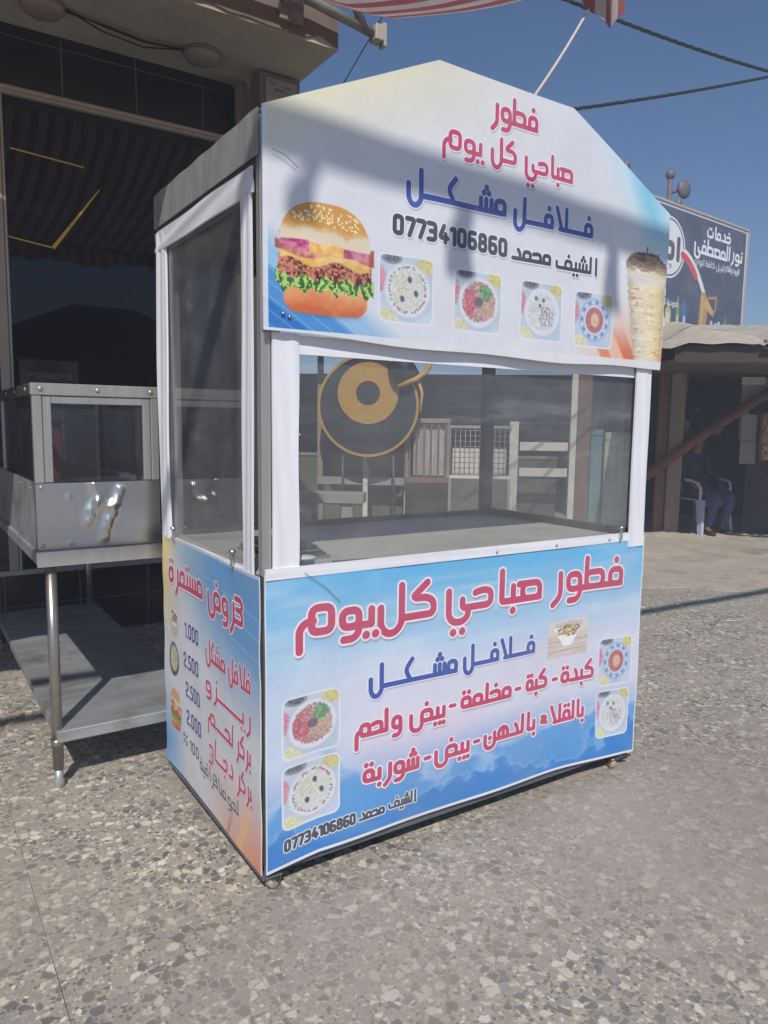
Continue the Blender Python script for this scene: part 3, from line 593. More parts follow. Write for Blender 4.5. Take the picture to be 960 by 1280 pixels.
# ------------------------------------------------------------------ prints
RED, BLU, INK, WHT = (200, 78, 112), (72, 96, 172), (76, 80, 92), (238, 238, 246)
def upper_print():
    cv = Canvas(-10, 1780, 1680, 2600, 1.0, 3); X, Z = cv.X, cv.Z
    n = cv.fbm(300, 200); cv.a[:] = np.array((222, 223, 230)) + ((n - .5) * 14)[..., None]
    cv.grad(np.clip((Z - 2160 - X * .25) / 260, 0, 1) * np.clip(1 - X / 1100, 0, 1) * .95, (232, 222, 168))
    cv.grad(np.clip((900 - X) / 900, 0, 1) * np.clip((2000 - Z) / 500 + .1, 0, 1) * .5, (196, 214, 238))
    # blue planks at lower left
    d = (Z - 1690) + (X) * .62
    cv.grad(np.clip((330 - d) / 70, 0, 1) * .75, (128, 182, 226)); cv.grad(np.clip((215 - d) / 6, 0, 1) * .8, (62, 134, 206)); cv.grad(np.clip((120 - d) / 5, 0, 1) * .8, (40, 112, 192))
    pl = (np.sin(d * .16) > .93).astype(np.float32); cv.grad(pl * np.clip((330 - d) / 60, 0, 1) * .35, (180, 212, 240))
    # cyan light shapes upper right
    e = (X - 1180) * .9 + (Z - 2580) * .75
    cv.grad(np.clip(e / 120, 0, 1) * .35, (170, 220, 238)); 
    e2 = (X - 1500) * 1.0 + (Z - 2330) * .55 ; cv.grad(np.clip(1 - abs(e2 - 130) / 120, 0, 1) * np.clip((Z - 2150) / 120, 0, 1) * .75, (110, 200, 236))
    cv.grad(np.clip(1 - abs(e2 - 20) / 40, 0, 1) * np.clip((Z - 2200) / 150, 0, 1) * .4, (206, 236, 246))
    cv.grad(np.clip((X - 1230 + (1690 - Z) * -.2) / 420, 0, 1) * np.clip((1960 - Z) / 260, 0, 1) * .9, (240, 150, 100))
    q = X * 1.0 + (Z - 1690) * .75
    for a_, w_, c_ in ((1440, 34, (226, 128, 76)), (1530, 22, (248, 190, 150)), (1580, 40, (212, 110, 70))):
        cv.grad(np.clip((w_ - abs(q - a_)) / 8, 0, 1) * np.clip((1850 - Z) / 100, 0, 1) * np.clip((X - 1240) / 150, 0, 1) * .8, c_)
    burger(cv, 33, 360, 1768, 2082)
    plate_photo(cv, 380, 582, 1772, 1974, 'B'); plate_photo(cv, 671, 873, 1768, 1962, 'A'); plate_photo(cv, 966, 1168, 1761, 1960, 'C'); plate_photo(cv, 1238, 1440, 1756, 1953, 'D')
    cone(cv)
    word(cv, "fTwR", 1023, 807, 2454, 82, 16, RED, WHT, 4); word(cv, "sba'hi", 1202, 961, 2319, 74, 15, RED, WHT, 4)
    word(cv, "CL", 926, 810, 2328, 72, 15, RED, WHT, 4); word(cv, "ywE", 775, 610, 2326, 74, 15, RED, WHT, 4)
    word(cv, "f__vf__L", 1318, 917, 2147, 80, 17, BLU, WHT, 4); word(cv, "mX__c__L", 888, 474, 2156, 84, 18, BLU, WHT, 4)
    latin(cv, "07734106860", 426, 897, 2034, 64, 15.5, INK, WHT, 4, rz=2024)
    word(cv, "mHmd", 1106, 915, 2022, 58, 14, INK, WHT, 4); word(cv, "A'QXyF", 1347, 1127, 2018, 58, 13, INK, WHT, 4)
    cv.grad((Z < 1722).astype(np.float32) * .96, (226, 226, 232)); cv.grad((X < 12).astype(np.float32) * .9, (226, 228, 232))
    return cv.image('upper_banner_print')
def lower_print():
    cv = Canvas(-8, 1740, 50, 1012, 1.0, 5); X, Z = cv.X, cv.Z
    t = (Z - 60) / 940
    top, mid, bot = np.array((104, 184, 232)), np.array((216, 216, 232)), np.array((70, 138, 208))
    w1 = np.clip((t - .55) / .42, 0, 1)[..., None]; w2 = np.clip((.36 - t) / .3, 0, 1)[..., None]
    cv.a[:] = mid * (1 - w1) * (1 - w2) + top * w1 + bot * w2
    n = cv.fbm(520, 150); m2 = cv.fbm(260, 90)
    cv.grad(np.clip((n - .50) * 4, 0, 1) * .55 * np.clip((t - .3) * 3, 0, 1), (226, 228, 238))
    st = cv.fbm(900, 40, 4); cv.grad(np.clip((st - .5) * 5, 0, 1) * np.clip((t - .45) * 2.5, 0, 1) * .4, (206, 232, 244))
    # clouds at the bottom with a lit billowing edge
    edge = 290 + 50 * np.sin(X / 210 + .6) + 300 * (m2 - .5) + 160 * (cv.fbm(110, 90) - .5)
    cl = np.clip((edge - Z) / 60, 0, 1); cv.grad(cl * .75, (92, 158, 220)); cv.grad(np.clip(1 - abs(edge - 10 - Z) / 46, 0, 1) * .45, (210, 222, 240))
    edge2 = 180 + 40 * np.sin(X / 150 + 2) + 220 * (n - .5) + 170 * (cv.fbm(80, 60) - .5)
    cv.grad(np.clip((edge2 - Z) / 50, 0, 1) * .8, (58, 128, 202)); cv.grad(np.clip(1 - abs(edge2 - 10 - Z) / 16, 0, 1) * .4, (176, 206, 236))
    cv.grad(np.clip((m2 - .52) * 5, 0, 1) * np.clip((170 - Z) / 120, 0, 1) * .35, (150, 192, 232)); cv.grad(np.clip(1 - X / 420, 0, 1) * np.clip(1 - abs(t - .48) * 3.2, 0, 1) * .5, (170, 206, 236))
    cv.grad(np.clip(1 - np.hypot((X - 620) / 420, (Z - 390) / 110), 0, 1) * .5, (232, 206, 222))
    plate_photo(cv, 60, 258, 414, 610, 'A'); plate_photo(cv, 59, 258, 187, 388, 'B'); plate_photo(cv, 1481, 1682, 385, 584, 'D'); plate_photo(cv, 1478, 1676, 160, 358, 'C')
    # tray of wraps on boards
    sl = cv.win(1182, 1404, 543, 696); Xs, Zs = cv.X[sl], cv.Z[sl]; nn = cv.fbm(60, 8)[sl]
    cc = np.array((214, 196, 186)) + ((nn - .5) * 40)[..., None]; cc = np.where((np.mod(Zs, 38) < 3)[..., None], cc * .82, cc)
    cc = np.where(((Zs > 640) & (nn > 0))[..., None], np.array((222, 214, 206)), cc); cv.put(sl, np.full(Xs.shape, .85), cc)
    for k in range(36): cv.strokes([[(1215 + k * 4.2, 668 - abs(k - 18) * .2), (1215 + 18 * 4.2 + (k - 18) * 1.2, 590)]], 5, (240, 240, 242))
    for _ in range(150):
        a_, b_ = cv.rng.random() * 6.28, math.sqrt(cv.rng.random()); cv.blob(1293 + 66 * b_ * math.cos(a_), 652 + 24 * b_ * math.sin(a_), 7, 5, ((150, 170, 110), (204, 110, 110), (214, 190, 120), (120, 110, 100), (230, 226, 220))[cv.rng.integers(5)], .3, .9)
    for k in range(14): cv.strokes([[(1222 + k * 11, 690 - abs(k - 7)), (1222 + k * 11 + 3, 668)]], 3, (128, 122, 110), alpha=.6)
    word(cv, "fTwR", 1604, 1185, 806, 130, 26, RED, WHT, 7); word(cv, "sba'hi", 1139, 680, 798, 128, 26, RED, WHT, 7)
    word(cv, "CL", 640, 398, 797, 126, 26, RED, WHT, 7); word(cv, "ywE", 388, 103, 795, 120, 26, RED, WHT, 7)
    word(cv, "f__vf__L", 1117, 760, 584, 80, 17, BLU, WHT, 4); word(cv, "mX__c__L", 739, 367, 574, 84, 18, BLU, WHT, 4)
    w = 17
    word(cv, "CbdO", 1454, 1260, 428, 78, w, RED, WHT, 5); word(cv, "Cbo", 1189, 1071, 431, 76, w, RED, WHT, 5); word(cv, "mklmo", 1001, 754, 427, 76, w, RED, WHT, 5)
    word(cv, "ByZ", 690, 531, 414, 78, w, RED, WHT, 5); word(cv, "W'QHe", 504, 314, 416, 80, w, RED, WHT, 5)
    for x, z in ((1229, 456), (1032, 455), (720, 452), (837, 288), (612, 280)): cv.strokes([[(x - 11, z), (x + 11, z)]], 26, WHT); cv.strokes([[(x - 10, z), (x + 10, z)]], 15, RED)
    word(cv, "Ba'Qqv'u", 1403, 1156, 267, 76, w, RED, WHT, 5); word(cv, "Ba'QdgN", 1133, 869, 266, 76, w, RED, WHT, 5)
    word(cv, "ByZ", 805, 641, 255, 78, w, RED, WHT, 5); word(cv, "SwR'Bo", 578, 346, 250, 78, w, RED, WHT, 5)
    latin(cv, "07734106860", 61, 321, 113, 42, 10.5, INK, WHT, 3, rz=119); word(cv, "mHmd", 437, 331, 123, 40, 9.5, INK, WHT, 3); word(cv, "A'QXyF", 567, 450, 130, 42, 9, INK, WHT, 3)
    mg = ((X < 6) | (X > 1722) | (Z < 76) | (Z > 996)).astype(np.float32); cv.grad(mg, (228, 230, 236))
    return cv.image('lower_panel_print')
def side_print():   # horizontal axis: distance from the rear edge, read left to right; stored as 990 - y
    cv = Canvas(0, 990, 55, 1012, 1.0, 9); X, Z = cv.X, cv.Z; n = cv.fbm(300)
    cv.a[:] = np.array((214, 216, 224)) + ((n - .5) * 14)[..., None]
    cv.grad(np.clip((260 - X) / 260, 0, 1) * np.clip((Z - 560) / 380, 0, 1), (244, 214, 110))
    cv.grad(np.clip((X - 300 + (Z - 700) * .9) / 520, 0, 1) * np.clip((Z - 480) / 300, 0, 1) * .95, (104, 160, 212))
    cv.grad(np.clip((300 - X) / 280, 0, 1) * np.clip((420 - Z) / 260, 0, 1) * .95, (104, 162, 218))
    cv.grad(np.clip((X - 480) / 460, 0, 1) * np.clip((330 - Z) / 260, 0, 1), (232, 150, 116))
    q = X - (Z - 60) * .5; cv.grad(np.clip((30 - abs(q - 800)) / 10, 0, 1) * np.clip((300 - Z) / 160, 0, 1) * .7, (240, 196, 130)); cv.grad(np.clip((16 - abs(q - 700)) / 8, 0, 1) * np.clip((260 - Z) / 160, 0, 1) * .5, (190, 110, 90))
    for k, o in enumerate((0, 60, 130)): cv.grad(np.clip((5 - abs(Z - 930 + o + (X - 500) * .12)) / 4, 0, 1) * np.clip((X - 380) / 300, 0, 1) * .35, (190, 214, 236))
    U = lambda y: 990 - y
    word(cv, "3r'WZ", U(126), U(447), 822, 104, 19, RED, WHT, 5); word(cv, "mxtmr'O", U(495), U(881), 826, 104, 19, RED, WHT, 5)
    w = 13
    word(cv, "fvfL", U(73), U(255), 622, 74, w, RED, WHT, 3); word(cv, "mXcL", U(279), U(477), 625, 74, w, RED, WHT, 3)
    word(cv, "R'y____z'W", U(76), U(474), 505, 72, w, RED, WHT, 3)
    word(cv, "Br'CR", U(72), U(195), 390, 74, w, RED, WHT, 3); word(cv, "QH__e", U(222), U(463), 393, 74, w, RED, WHT, 3)
    word(cv, "Br'CR", U(72), U(194), 272, 74, w, RED, WHT, 3); word(cv, "D'J__a'j", U(223), U(455), 278, 74, w, RED, WHT, 3)
    P = (64, 66, 128)
    for tx, a, b, z in (("1.000", 704, 551, 642), ("2.500", 716, 548, 524), ("2.500", 703, 545, 410), ("2.000", 700, 533, 300)): latin(cv, tx, U(a), U(b), z, 60, 11, P, WHT, 3)
    K = (74, 76, 92)
    word(cv, "QHw'Mna", U(181), U(360), 176, 54, 8.5, K, WHT, 2); word(cv, "3r'A'qyo", U(370), U(555), 180, 54, 8.5, K, WHT, 2)
    latin(cv, "100", U(666), U(567), 204, 46, 8.5, K, WHT, 2); latin(cv, "%", U(740), U(688), 212, 44, 6, K, WHT, 2)
    cv.blob(U(828), 668, 52, 60, (206, 192, 184), .1); cv.blob(U(828), 690, 44, 36, (236, 234, 232), .1)
    for _ in range(60): cv.blob(U(828) + (cv.rng.random() - .5) * 66, 692 + (cv.rng.random() - .5) * 40, 6, 5, ((150, 120, 100), (190, 130, 120), (120, 130, 90))[cv.rng.integers(3)], .3)
    cv.blob(U(838), 520, 58, 68, (74, 80, 92), .08); cv.blob(U(838), 524, 46, 54, (196, 186, 158), .1)
    for _ in range(90): cv.blob(U(838) + (cv.rng.random() - .5) * 70, 524 + (cv.rng.random() - .5) * 84, 6, 5, ((210, 200, 170), (170, 160, 120), (226, 220, 200))[cv.rng.integers(3)], .3, .8)
    burger(cv, U(898), U(764), 236, 396)
    cv.grad(((Z > 998) | (X > 984)).astype(np.float32) * .8, (214, 216, 220))
    return cv.image('side_panel_print')
def bill_print():   # decimetre-like units: 1 = 10 mm
    cv = Canvas(-5000, 0, 2600, 5170, 5.0, 11); X, Z = cv.X, cv.Z
    n = cv.fbm(1500); cv.a[:] = np.array((80, 88, 108)) + ((n - .5) * 16)[..., None]
    # emblem
    d = np.maximum(np.hypot(np.maximum(abs(X + 3230) - 560, 0), (Z - 4480) * 1.0) - 480, abs(Z - 4480) - 490)
    cv.grad(np.clip(-(d - 25) / 8, 0, 1), (226, 228, 234)); cv.grad(np.clip(-(d + 10) / 8, 0, 1), (66, 72, 92)); cv.grad(np.clip(-(d + 34) / 8, 0, 1), (226, 228, 232))
    latin(cv, "rol", -3200, -2330, 4270, 420, 105, (92, 92, 100)); latin(cv, "NTS", -2900, -2560, 4150, 70, 16, (140, 140, 148))
    word(cv, "KDma'p", -620, -1480, 4830, 210, 46, WHT); word(cv, "QmsTfI", -700, -1880, 4520, 260, 50, WHT); cv.strokes([[(-640, 4560), (-640, 4780)]], 50, WHT); word(cv, "nwR", -150, -580, 4560, 230, 48, WHT)
    word(cv, "Qtb'yL CafO AnWa'j", -800, -1850, 4330, 110, 20, (214, 218, 228)); word(cv, "Ql'zywp Wafv'tR", -230, -780, 4345, 100, 20, (214, 218, 228))
    # pouring streak
    a = [(-2180 + 720 * t, 4470 - 180 * t - 440 * t * t) for t in np.linspace(0, 1, 12)]
    cv.strokes(a and [a], 110, (226, 226, 232)); cv.strokes([[(x - 55, z - 55) for x, z in a[:8]]], 120, (206, 84, 92)); cv.strokes([[(x + 30, z + 10) for x, z in a]], 26, (238, 226, 214))
    # gold oil can
    def poly(pts, c):
        P = np.array(pts, float); m = np.zeros(X.shape, bool)
        for i in range(len(P)):
            (x1, z1), (x2, z2) = P[i - 1], P[i]; m ^= ((z1 > Z) != (z2 > Z)) & (X < (x2 - x1) * (Z - z1) / (z2 - z1 + 1e-9) + x1)
        cv.grad(m.astype(np.float32), c)
    poly([(-1560, 3880), (-1420, 3880), (-1290, 3700), (-1330, 3300), (-1420, 2900), (-1640, 2900), (-1600, 3400)], (196, 152, 88)); poly([(-1420, 3850), (-1060, 3560), (-1100, 3480), (-1440, 3640)], (214, 176, 112))
    cv.strokes([[(-1400, 3780), (-1020, 3840), (-1030, 3620), (-1150, 3500)]], 45, (190, 146, 84)); cv.strokes([[(-1500, 3800), (-1480, 3200)]], 40, (226, 196, 136))
    for x, c, h, w_ in ((-2600, (196, 180, 120), 260, 150), (-2300, (110, 160, 110), 420, 90), (-2080, (70, 110, 176), 420, 110), (-880, (70, 100, 96), 330, 150), (-640, (84, 140, 110), 300, 90), (-1150, (80, 92, 120), 200, 120)):
        cv.strokes([[(x, 3100), (x, 3190 + h * .9)]], w_ * 1.2, c); cv.strokes([[(x, 3210 + h), (x, 3280 + h)]], w_ * .5, c); cv.strokes([[(x, 3290), (x, 3380)]], w_ * .7, (206, 206, 206))
    cv.blob(-1000, 3330, 60, 60, (214, 222, 236)); cv.blob(-1700, 3200, 50, 50, (214, 180, 190))
    word(cv, "BR", -2700, -2880, 3720, 130, 30, WHT); word(cv, "QJwdO QaL", -2310, -2830, 3540, 100, 18, (220, 222, 230)); latin(cv, "D", -2980, -2680, 3050, 330, 50, (220, 222, 226))
    cv.grad(((X > -45) | (Z > 5125)).astype(np.float32), (206, 212, 224))
    return cv.image('billboard_print')
def print_mat(name, img, rough=.42, bump=.25):
    t = NT(name); u = t.t.nodes.new('ShaderNodeUVMap'); im = t.t.nodes.new('ShaderNodeTexImage'); im.image = img; im.extension = 'EXTEND'
    t.l(u.outputs[0], im.inputs[0])
    c = t.mix(t.ramp(t.noise(3, 6, .7), [(.45, (0, 0, 0)), (.8, (.22,) * 3)]), im.outputs[0], lin(176, 172, 164))
    t.set(c, rough); t.bump(t.noise(6, 3, .55), bump, .02); return t.m
M['pu'] = print_mat('printed_upper_banner', upper_print()); M['pl'] = print_mat('printed_lower_panel', lower_print())
M['ps'] = print_mat('printed_side_panel', side_print()); M['pb'] = print_mat('printed_billboard', bill_print(), .5, .05)

def sheet(name, mat, parent, fn, nu, nv, uvf, thick=0.0, tn=(0, 1, 0), mask=None):
    """grid sheet; fn(u,v)->(x,y,z) with u,v in 0..1; uvf(u,v)->uv; optional solid thickness along tn"""
    bm = bmesh.new(); uvl = bm.loops.layers.uv.new('UVMap'); V = {}
    for j in range(nv + 1):
        for i in range(nu + 1):
            V[i, j] = bm.verts.new(fn(i / nu, j / nv))
    def mk(ids, vs):
        f = bm.faces.new(vs); f.smooth = True
        for lp, (i, j) in zip(f.loops, ids): lp[uvl].uv = uvf(i / nu, j / nv)
    for j in range(nv):
        for i in range(nu):
            ids = [(i, j), (i + 1, j), (i + 1, j + 1), (i, j + 1)]; mk(ids, [V[k] for k in ids])
    if thick:
        t = Vector(tn) * thick; Wv = {k: bm.verts.new(v.co + t) for k, v in V.items()}
        for j in range(nv):
            for i in range(nu):
                ids = [(i, j), (i, j + 1), (i + 1, j + 1), (i + 1, j)]; mk(ids, [Wv[k] for k in ids])
        rim = [(i, 0) for i in range(nu)] + [(nu, j) for j in range(nv)] + [(i, nv) for i in range(nu, 0, -1)] + [(0, j) for j in range(nv, 0, -1)]
        for a, b in zip(rim, rim[1:] + rim[:1]):
            mk([a, b, b, a], [bm.verts.new(q.co) for q in (V[a], V[b], Wv[b], Wv[a])])
    me = bpy.data.meshes.new(name); bm.to_mesh(me); bm.free(); me.materials.append(M[mat] if isinstance(mat, str) else mat)
    return link(name, me, parent)

# ================================================================== SETTING
def FX(s, d, z): return Vector((7.96 + .782 * s + .623 * d, 4.41 - .623 * s + .782 * d, z))
fv = lambda v: FX(v.x, v.y, v.z)
g = MB().add([(-150, -150, -.03), (150, -150, -.03), (150, 150, -.03), (-150, 150, -.03)], [(0, 1, 2, 3)]).build('ground', 'ground'); tag(g, 'dusty open ground beyond the paving', kind='structure')
pv = MB().add([(-7, -7, -.004), (11, -7, -.004), (11, 3.34, -.004), (-7, 3.34, -.004), (1.67, 3.34, -.004), (11, 8, -.004), (1.67, 8, -.004)], [(0, 1, 2, 4, 3), (4, 2, 5, 6)]).build('pavement', 'terrazzo'); tag(pv, 'worn terrazzo paving of grey and cream chips in front of the shop', kind='structure')
tile_me = MB().box(.0010, .4490, .0010, .4490, -.02, 0, b=.0009).mesh('floor_tile', M['terrazzo'])
k = 0
for i in range(-3, 15):
    for j in range(-4, 9):
        x, y = -.15 + .45 * i, .03 + .45 * j
        if y + .45 > 3.34 or x + .45 > 5.2 or (x > 4.2 and y > 1.5) or (x < -1.2 and j > 6): continue
        t = link('floor_tile', tile_me, pv, (x, y, random.uniform(-.0012, .0008))); t.rotation_euler = (random.uniform(-.0012, .0012), random.uniform(-.0012, .0012), 0)
rj = random.Random(3)
def slab_mesh(d0, d1, s0, s1, jag0=0.0, z=.012):
    top = [(s0 + (s1 - s0) * i / 40, d0 + (rj.uniform(-jag0, jag0) + (jag0 * 1.5 * math.sin(i * .55) if jag0 else 0))) for i in range(41)]
    return MB().prism(top + [(s1, d1), (s0, d1)], lambda a, b, t: FX(a, b, z - .03 * t))
ap = slab_mesh(-3.72, -3.0, -4.9, 7, .10, .004).build('concrete_apron', 'concrete'); tag(ap, 'sandy worn concrete apron in front of the stalls', kind='structure')
slab_mesh(-2.985, -2.215, -5.3, 7, 0, .010).build('slab', 'concrete', ap); slab_mesh(-2.2, .12, -6.4, 7, 0, .014).build('slab', 'concrete', ap)
slab_mesh(.135, 3.2, -9, 7, 0, .010).build('slab', 'concrete', ap)

# ================================================================== SHOP BUILDING (left)
sb = thing('shop_building', 'shop front with dark mirror glass, black tiles and concrete canopy, left of the cart', 'building', (0, 3.35, 0))
bx('wall', 'darkwall', (-7, 1.64, 3.42, 9, 0, 3.86), sb)
bx('upper_wall', 'plaster', (-7, 1.65, 3.36, 9, 3.875, 5.6), sb)
def canopy():
    m = MB().box(-7, 1.655, 2.5, 3.36, 3.875, 4.7); o = m.build('canopy', 'plaster', sb)
    # stained front skin, ragged lower edge
    rr = random.Random(5); n = 70; pts = [(-7 + 8.65 * i / n, 3.885 + (rr.random() ** 3) * .05) for i in range(n + 1)]
    MB().prism(pts + [(1.65, 4.69), (-7, 4.69)], lambda a, b, t: Vector((a, 2.488 + .014 * t, b))).build('stained_render', 'plasterred', o)
canopy()
bx('side_pier', 'plaster', (1.30, 1.642, 3.36, 3.42, 0, 3.874), sb, .004)
bx('shop_glazing', 'shopglass', (-7, 1.24, 3.372, 3.384, .46, 3.40), sb)
# tiles: upper band, dado, each one a piece on pale grout
bx('tile_bed', 'grout', (-7, 1.26, 3.3605, 3.40, 3.508, 3.872), sb); bx('tile_bed', 'grout', (-7, 1.26, 3.3605, 3.40, 0, .438), sb)
tm = MB().box(.004, .462, 0, .012, .001, .291, b=.0012).mesh('tile', M['blacktile']); tm2 = MB().box(.0025, .4635, 0, .012, 0, .066, b=.0012).mesh('tile', M['blacktile'])
for i in range(-7, 3):
    x = .12 + .466 * i
    if x + .466 > 1.30: continue
    link('black_tile', tm, sb, (x, 3.358, 3.512)); link('black_tile', tm2, sb, (x, 3.358, 3.808))
    for j in range(2):
        z = .002 + j * .228; tt = link('black_tile', tm, sb, (x, 3.358, z)); tt.scale = (1, 1, .77)
bx('black_tile', 'blacktile', (1.054, 1.262, 3.358, 3.371, 3.512, 3.804), sb, .001); bx('black_tile', 'blacktile', (1.054, 1.262, 3.358, 3.371, 3.808, 3.872), sb, .001)
rail = MB().box(-7, 1.262, 3.325, 3.37, 3.455, 3.505, b=.004).box(-7, 1.262, 3.30, 3.326, 3.47, 3.492, b=.004).build('head_rail', 'pipe', sb)
for x in (-3.4, -1.9, -.31): bx('mullion', 'pipe', (x, x + .055, 3.34, 3.371, .46, 3.45), sb, .004)
bx('mullion', 'alu', (-.252, -.235, 3.345, 3.371, .46, 3.45), sb, .003)
bx('sill_rail', 'alu', (-7, 1.262, 3.335, 3.371, .44, .475), sb, .003)
MB().tube([(1.308, 3.30, .0), (1.308, 3.30, 3.874)], .042, 14).build('downpipe', 'pipe', sb)
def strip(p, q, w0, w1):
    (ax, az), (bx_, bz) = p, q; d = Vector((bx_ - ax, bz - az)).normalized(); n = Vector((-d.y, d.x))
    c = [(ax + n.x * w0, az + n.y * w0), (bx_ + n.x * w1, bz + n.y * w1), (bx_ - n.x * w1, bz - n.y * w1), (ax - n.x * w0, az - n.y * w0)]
    MB().prism(c, lambda a, b, t: Vector((a, 3.364 + .007 * t, b))).build('painted_glint', 'yellow', sb)
strip((-.20, 3.145), (.235, 3.11), .0045, .004); strip((.33, 2.985), (.03, 2.57), .003, .012); strip((-.27, 2.612), (.02, 2.573), .004, .004)  # sunlit edges mirrored in the glass, built as thin yellow bars
# film sticker low on the glass
cvs = Canvas(0, 330, 0, 160, 1, 4); cvs.a[:] = np.array((26, 18, 24)); cvs.grad(np.clip((cvs.fbm(60) - .42) * 4, 0, 1), (74, 28, 38)); latin(cvs, "FOWERS", 40, 290, 40, 36, 8, (96, 94, 102))
M['sticker'] = print_mat('red_window_sticker', cvs.image('window_sticker'), .5, 0)
sheet('window_sticker', 'sticker', sb, lambda u, v: (-.20 + .36 * u, 3.366, 1.69 + .16 * v), 1, 1, lambda u, v: (u, v), .004)
local(sb)
for i, (x, y, nm) in enumerate(((.93, 3.03, 'round dusty ceiling lamp under the concrete canopy, nearer the food cart'), (-.04, 3.0, 'round ceiling lamp under the canopy at the top left corner'))):
    t = thing('ceiling_lamp', nm, 'lamp', (x, y, 3.87), 'lamps under the canopy')
    MB().lathe([(.02, -.062), (.07, -.06), (.10, -.05), (.118, -.03), (.122, -.012)], (x, y, 3.87), 24).build('shade', 'lampshade', t)
    MB().lathe([(.126, -.014), (.128, -.002), (.126, .006)], (x, y, 3.87), 24).build('base_ring', 'boxgrey', t); local(t)
cb = MB()
for s_ in ((0, .02, 0), (.02, -.02, .012), (-.01, .045, .02)):
    cb.tube([(.08, 2.97 + s_[0], 3.86), (.30, 2.98 + s_[1], 3.845 - s_[2]), (.55, 3.0 + s_[1], 3.83 - s_[2]), (.82, 3.03, 3.86)], .005, 6)
tag(cb.build('lamp_cable', 'cable'), 'black cables slung between the two canopy lamps', 'cable')
t = thing('meter_box', 'grey meter box with pale printed cover hanging under the canopy end', 'box', (1.48, 3.0, 3.4))
bx('housing', 'boxgrey', (1.325, 1.632, 3.0, 3.16, 3.40, 3.86), t, .006)
bx('cover', 'boxlabel', (1.365, 1.60, 2.985, 3.002, 3.42, 3.822), t, .004)
cvm = Canvas(0, 220, 0, 110, 1, 4); cvm.a[:] = np.array((158, 146, 142)); latin(cvm, "BIB", 60, 118, 40, 20, 6, (84, 78, 78)); cvm.strokes([[(130, 40), (130, 58), (146, 58), (146, 40), (130, 40)]], 6, (96, 88, 88))
for a_, b_ in ((24, 62), (126, 170)): cvm.strokes([[(a_, 86 - (a_ > 99) * 8), (b_, 85 - (a_ > 99) * 8)]], 10, (104, 96, 94))
cvm.strokes([[(20, 14), (190, 12)]], 5, (130, 118, 114))
M['meter'] = print_mat('meter_print', cvm.image('meter_print'), .6, 0)
sheet('printed_label', 'meter', t, lambda u, v: (1.372 + .22 * u, 2.982, 3.70 + .11 * v), 1, 1, lambda u, v: (u, v), .0025)
local(t)

# ================================================================== AWNING
aw = thing('shop_awning', 'red and white striped cloth awning over the shop front, corner tied by rope', 'awning', (-1, 2.4, 4.03))
def awf(u, v):
    x0, y = -4.2, 2.33 - 2.18 * v
    xr = 1.72 + .05 * math.sin(v * 3.1) - .08 * v; x = x0 + (xr - x0) * u
    z = 4.0 + .06 * max(0, 1 - v * 6) - .70 * v ** .92 - .09 * math.sin(math.pi * v) + .012 * math.sin(x * 11 + v)
    e = max(0, (u - .86) / .14)
    z += .10 * e * math.sin(math.pi * v) * (1 - v) ; z -= .05 * (e ** 2) * max(0, (v - .75) / .25) ** 1.5
    return (x, y, z)
sheet('cloth', 'awning', aw, awf, 150, 22, lambda u, v: (u * 5.9, v))
def valf(u, v):
    p = Vector(awf(u, 1.0)); sc = .5 - .5 * math.cos(u * 5.9 / .25 * 2 * math.pi); return (p.x, p.y - .004 + .02 * math.sin(u * 40) * v, p.z - v * (.17 + .035 * sc) * (1 - .75 * max(0, (u - .9) / .1)))
sheet('valance', 'awning', aw, valf, 200, 3, lambda u, v: (u * 5.9, v))
MB().tube([(-4.3, 2.38, 4.07), (1.40, 2.40, 4.06), (1.86, 2.405, 4.0)], .030, 12).build('roller_tube', 'pole', aw)
MB().tube([(1.60, 2.30, 4.20), (1.70, 2.36, 4.10), (1.80, 2.40, 4.0)], .028, 10).build('arm', 'pole', aw)
MB().box(1.86, 1.925, 2.36, 2.45, 3.95, 4.05, b=.006).box(1.925, 1.955, 2.375, 2.435, 3.93, 4.075, b=.004).build('end_cap', 'pipe', aw)
MB().box(1.24, 1.34, 2.36, 2.488, 4.0, 4.09, b=.006).box(1.22, 1.38, 2.45, 2.486, 3.93, 4.15, b=.004).build('bracket', 'pole', aw)
MB().tube([(-4.2, .16, 3.28), (1.5, .165, 3.295)], .014, 8).build('front_rod', 'pole', aw)
sheet('torn_flap', 'awning', aw, lambda u, v: (1.46 + .36 * u, .24 + .06 * u + .015 * math.sin(u * 9), 3.34 - v * (3.34 - (3.17 - .11 * u if u < .64 else 3.10 + .33 * (u - .64)))), 12, 6, lambda u, v: (u * .35, v))
local(aw)
rp = MB(); a, b = Vector((1.585, .28, 3.165)), Vector((1.02, .015, 2.572))
rp.tube([a.lerp(b, i / 10) + Vector((0, 0, -.012 * math.sin(math.pi * i / 10))) for i in range(11)], .0055, 7)
tag(rp.build('tie_rope', 'rope'), 'pale rope running from the awning corner down to the cart roof', 'rope')

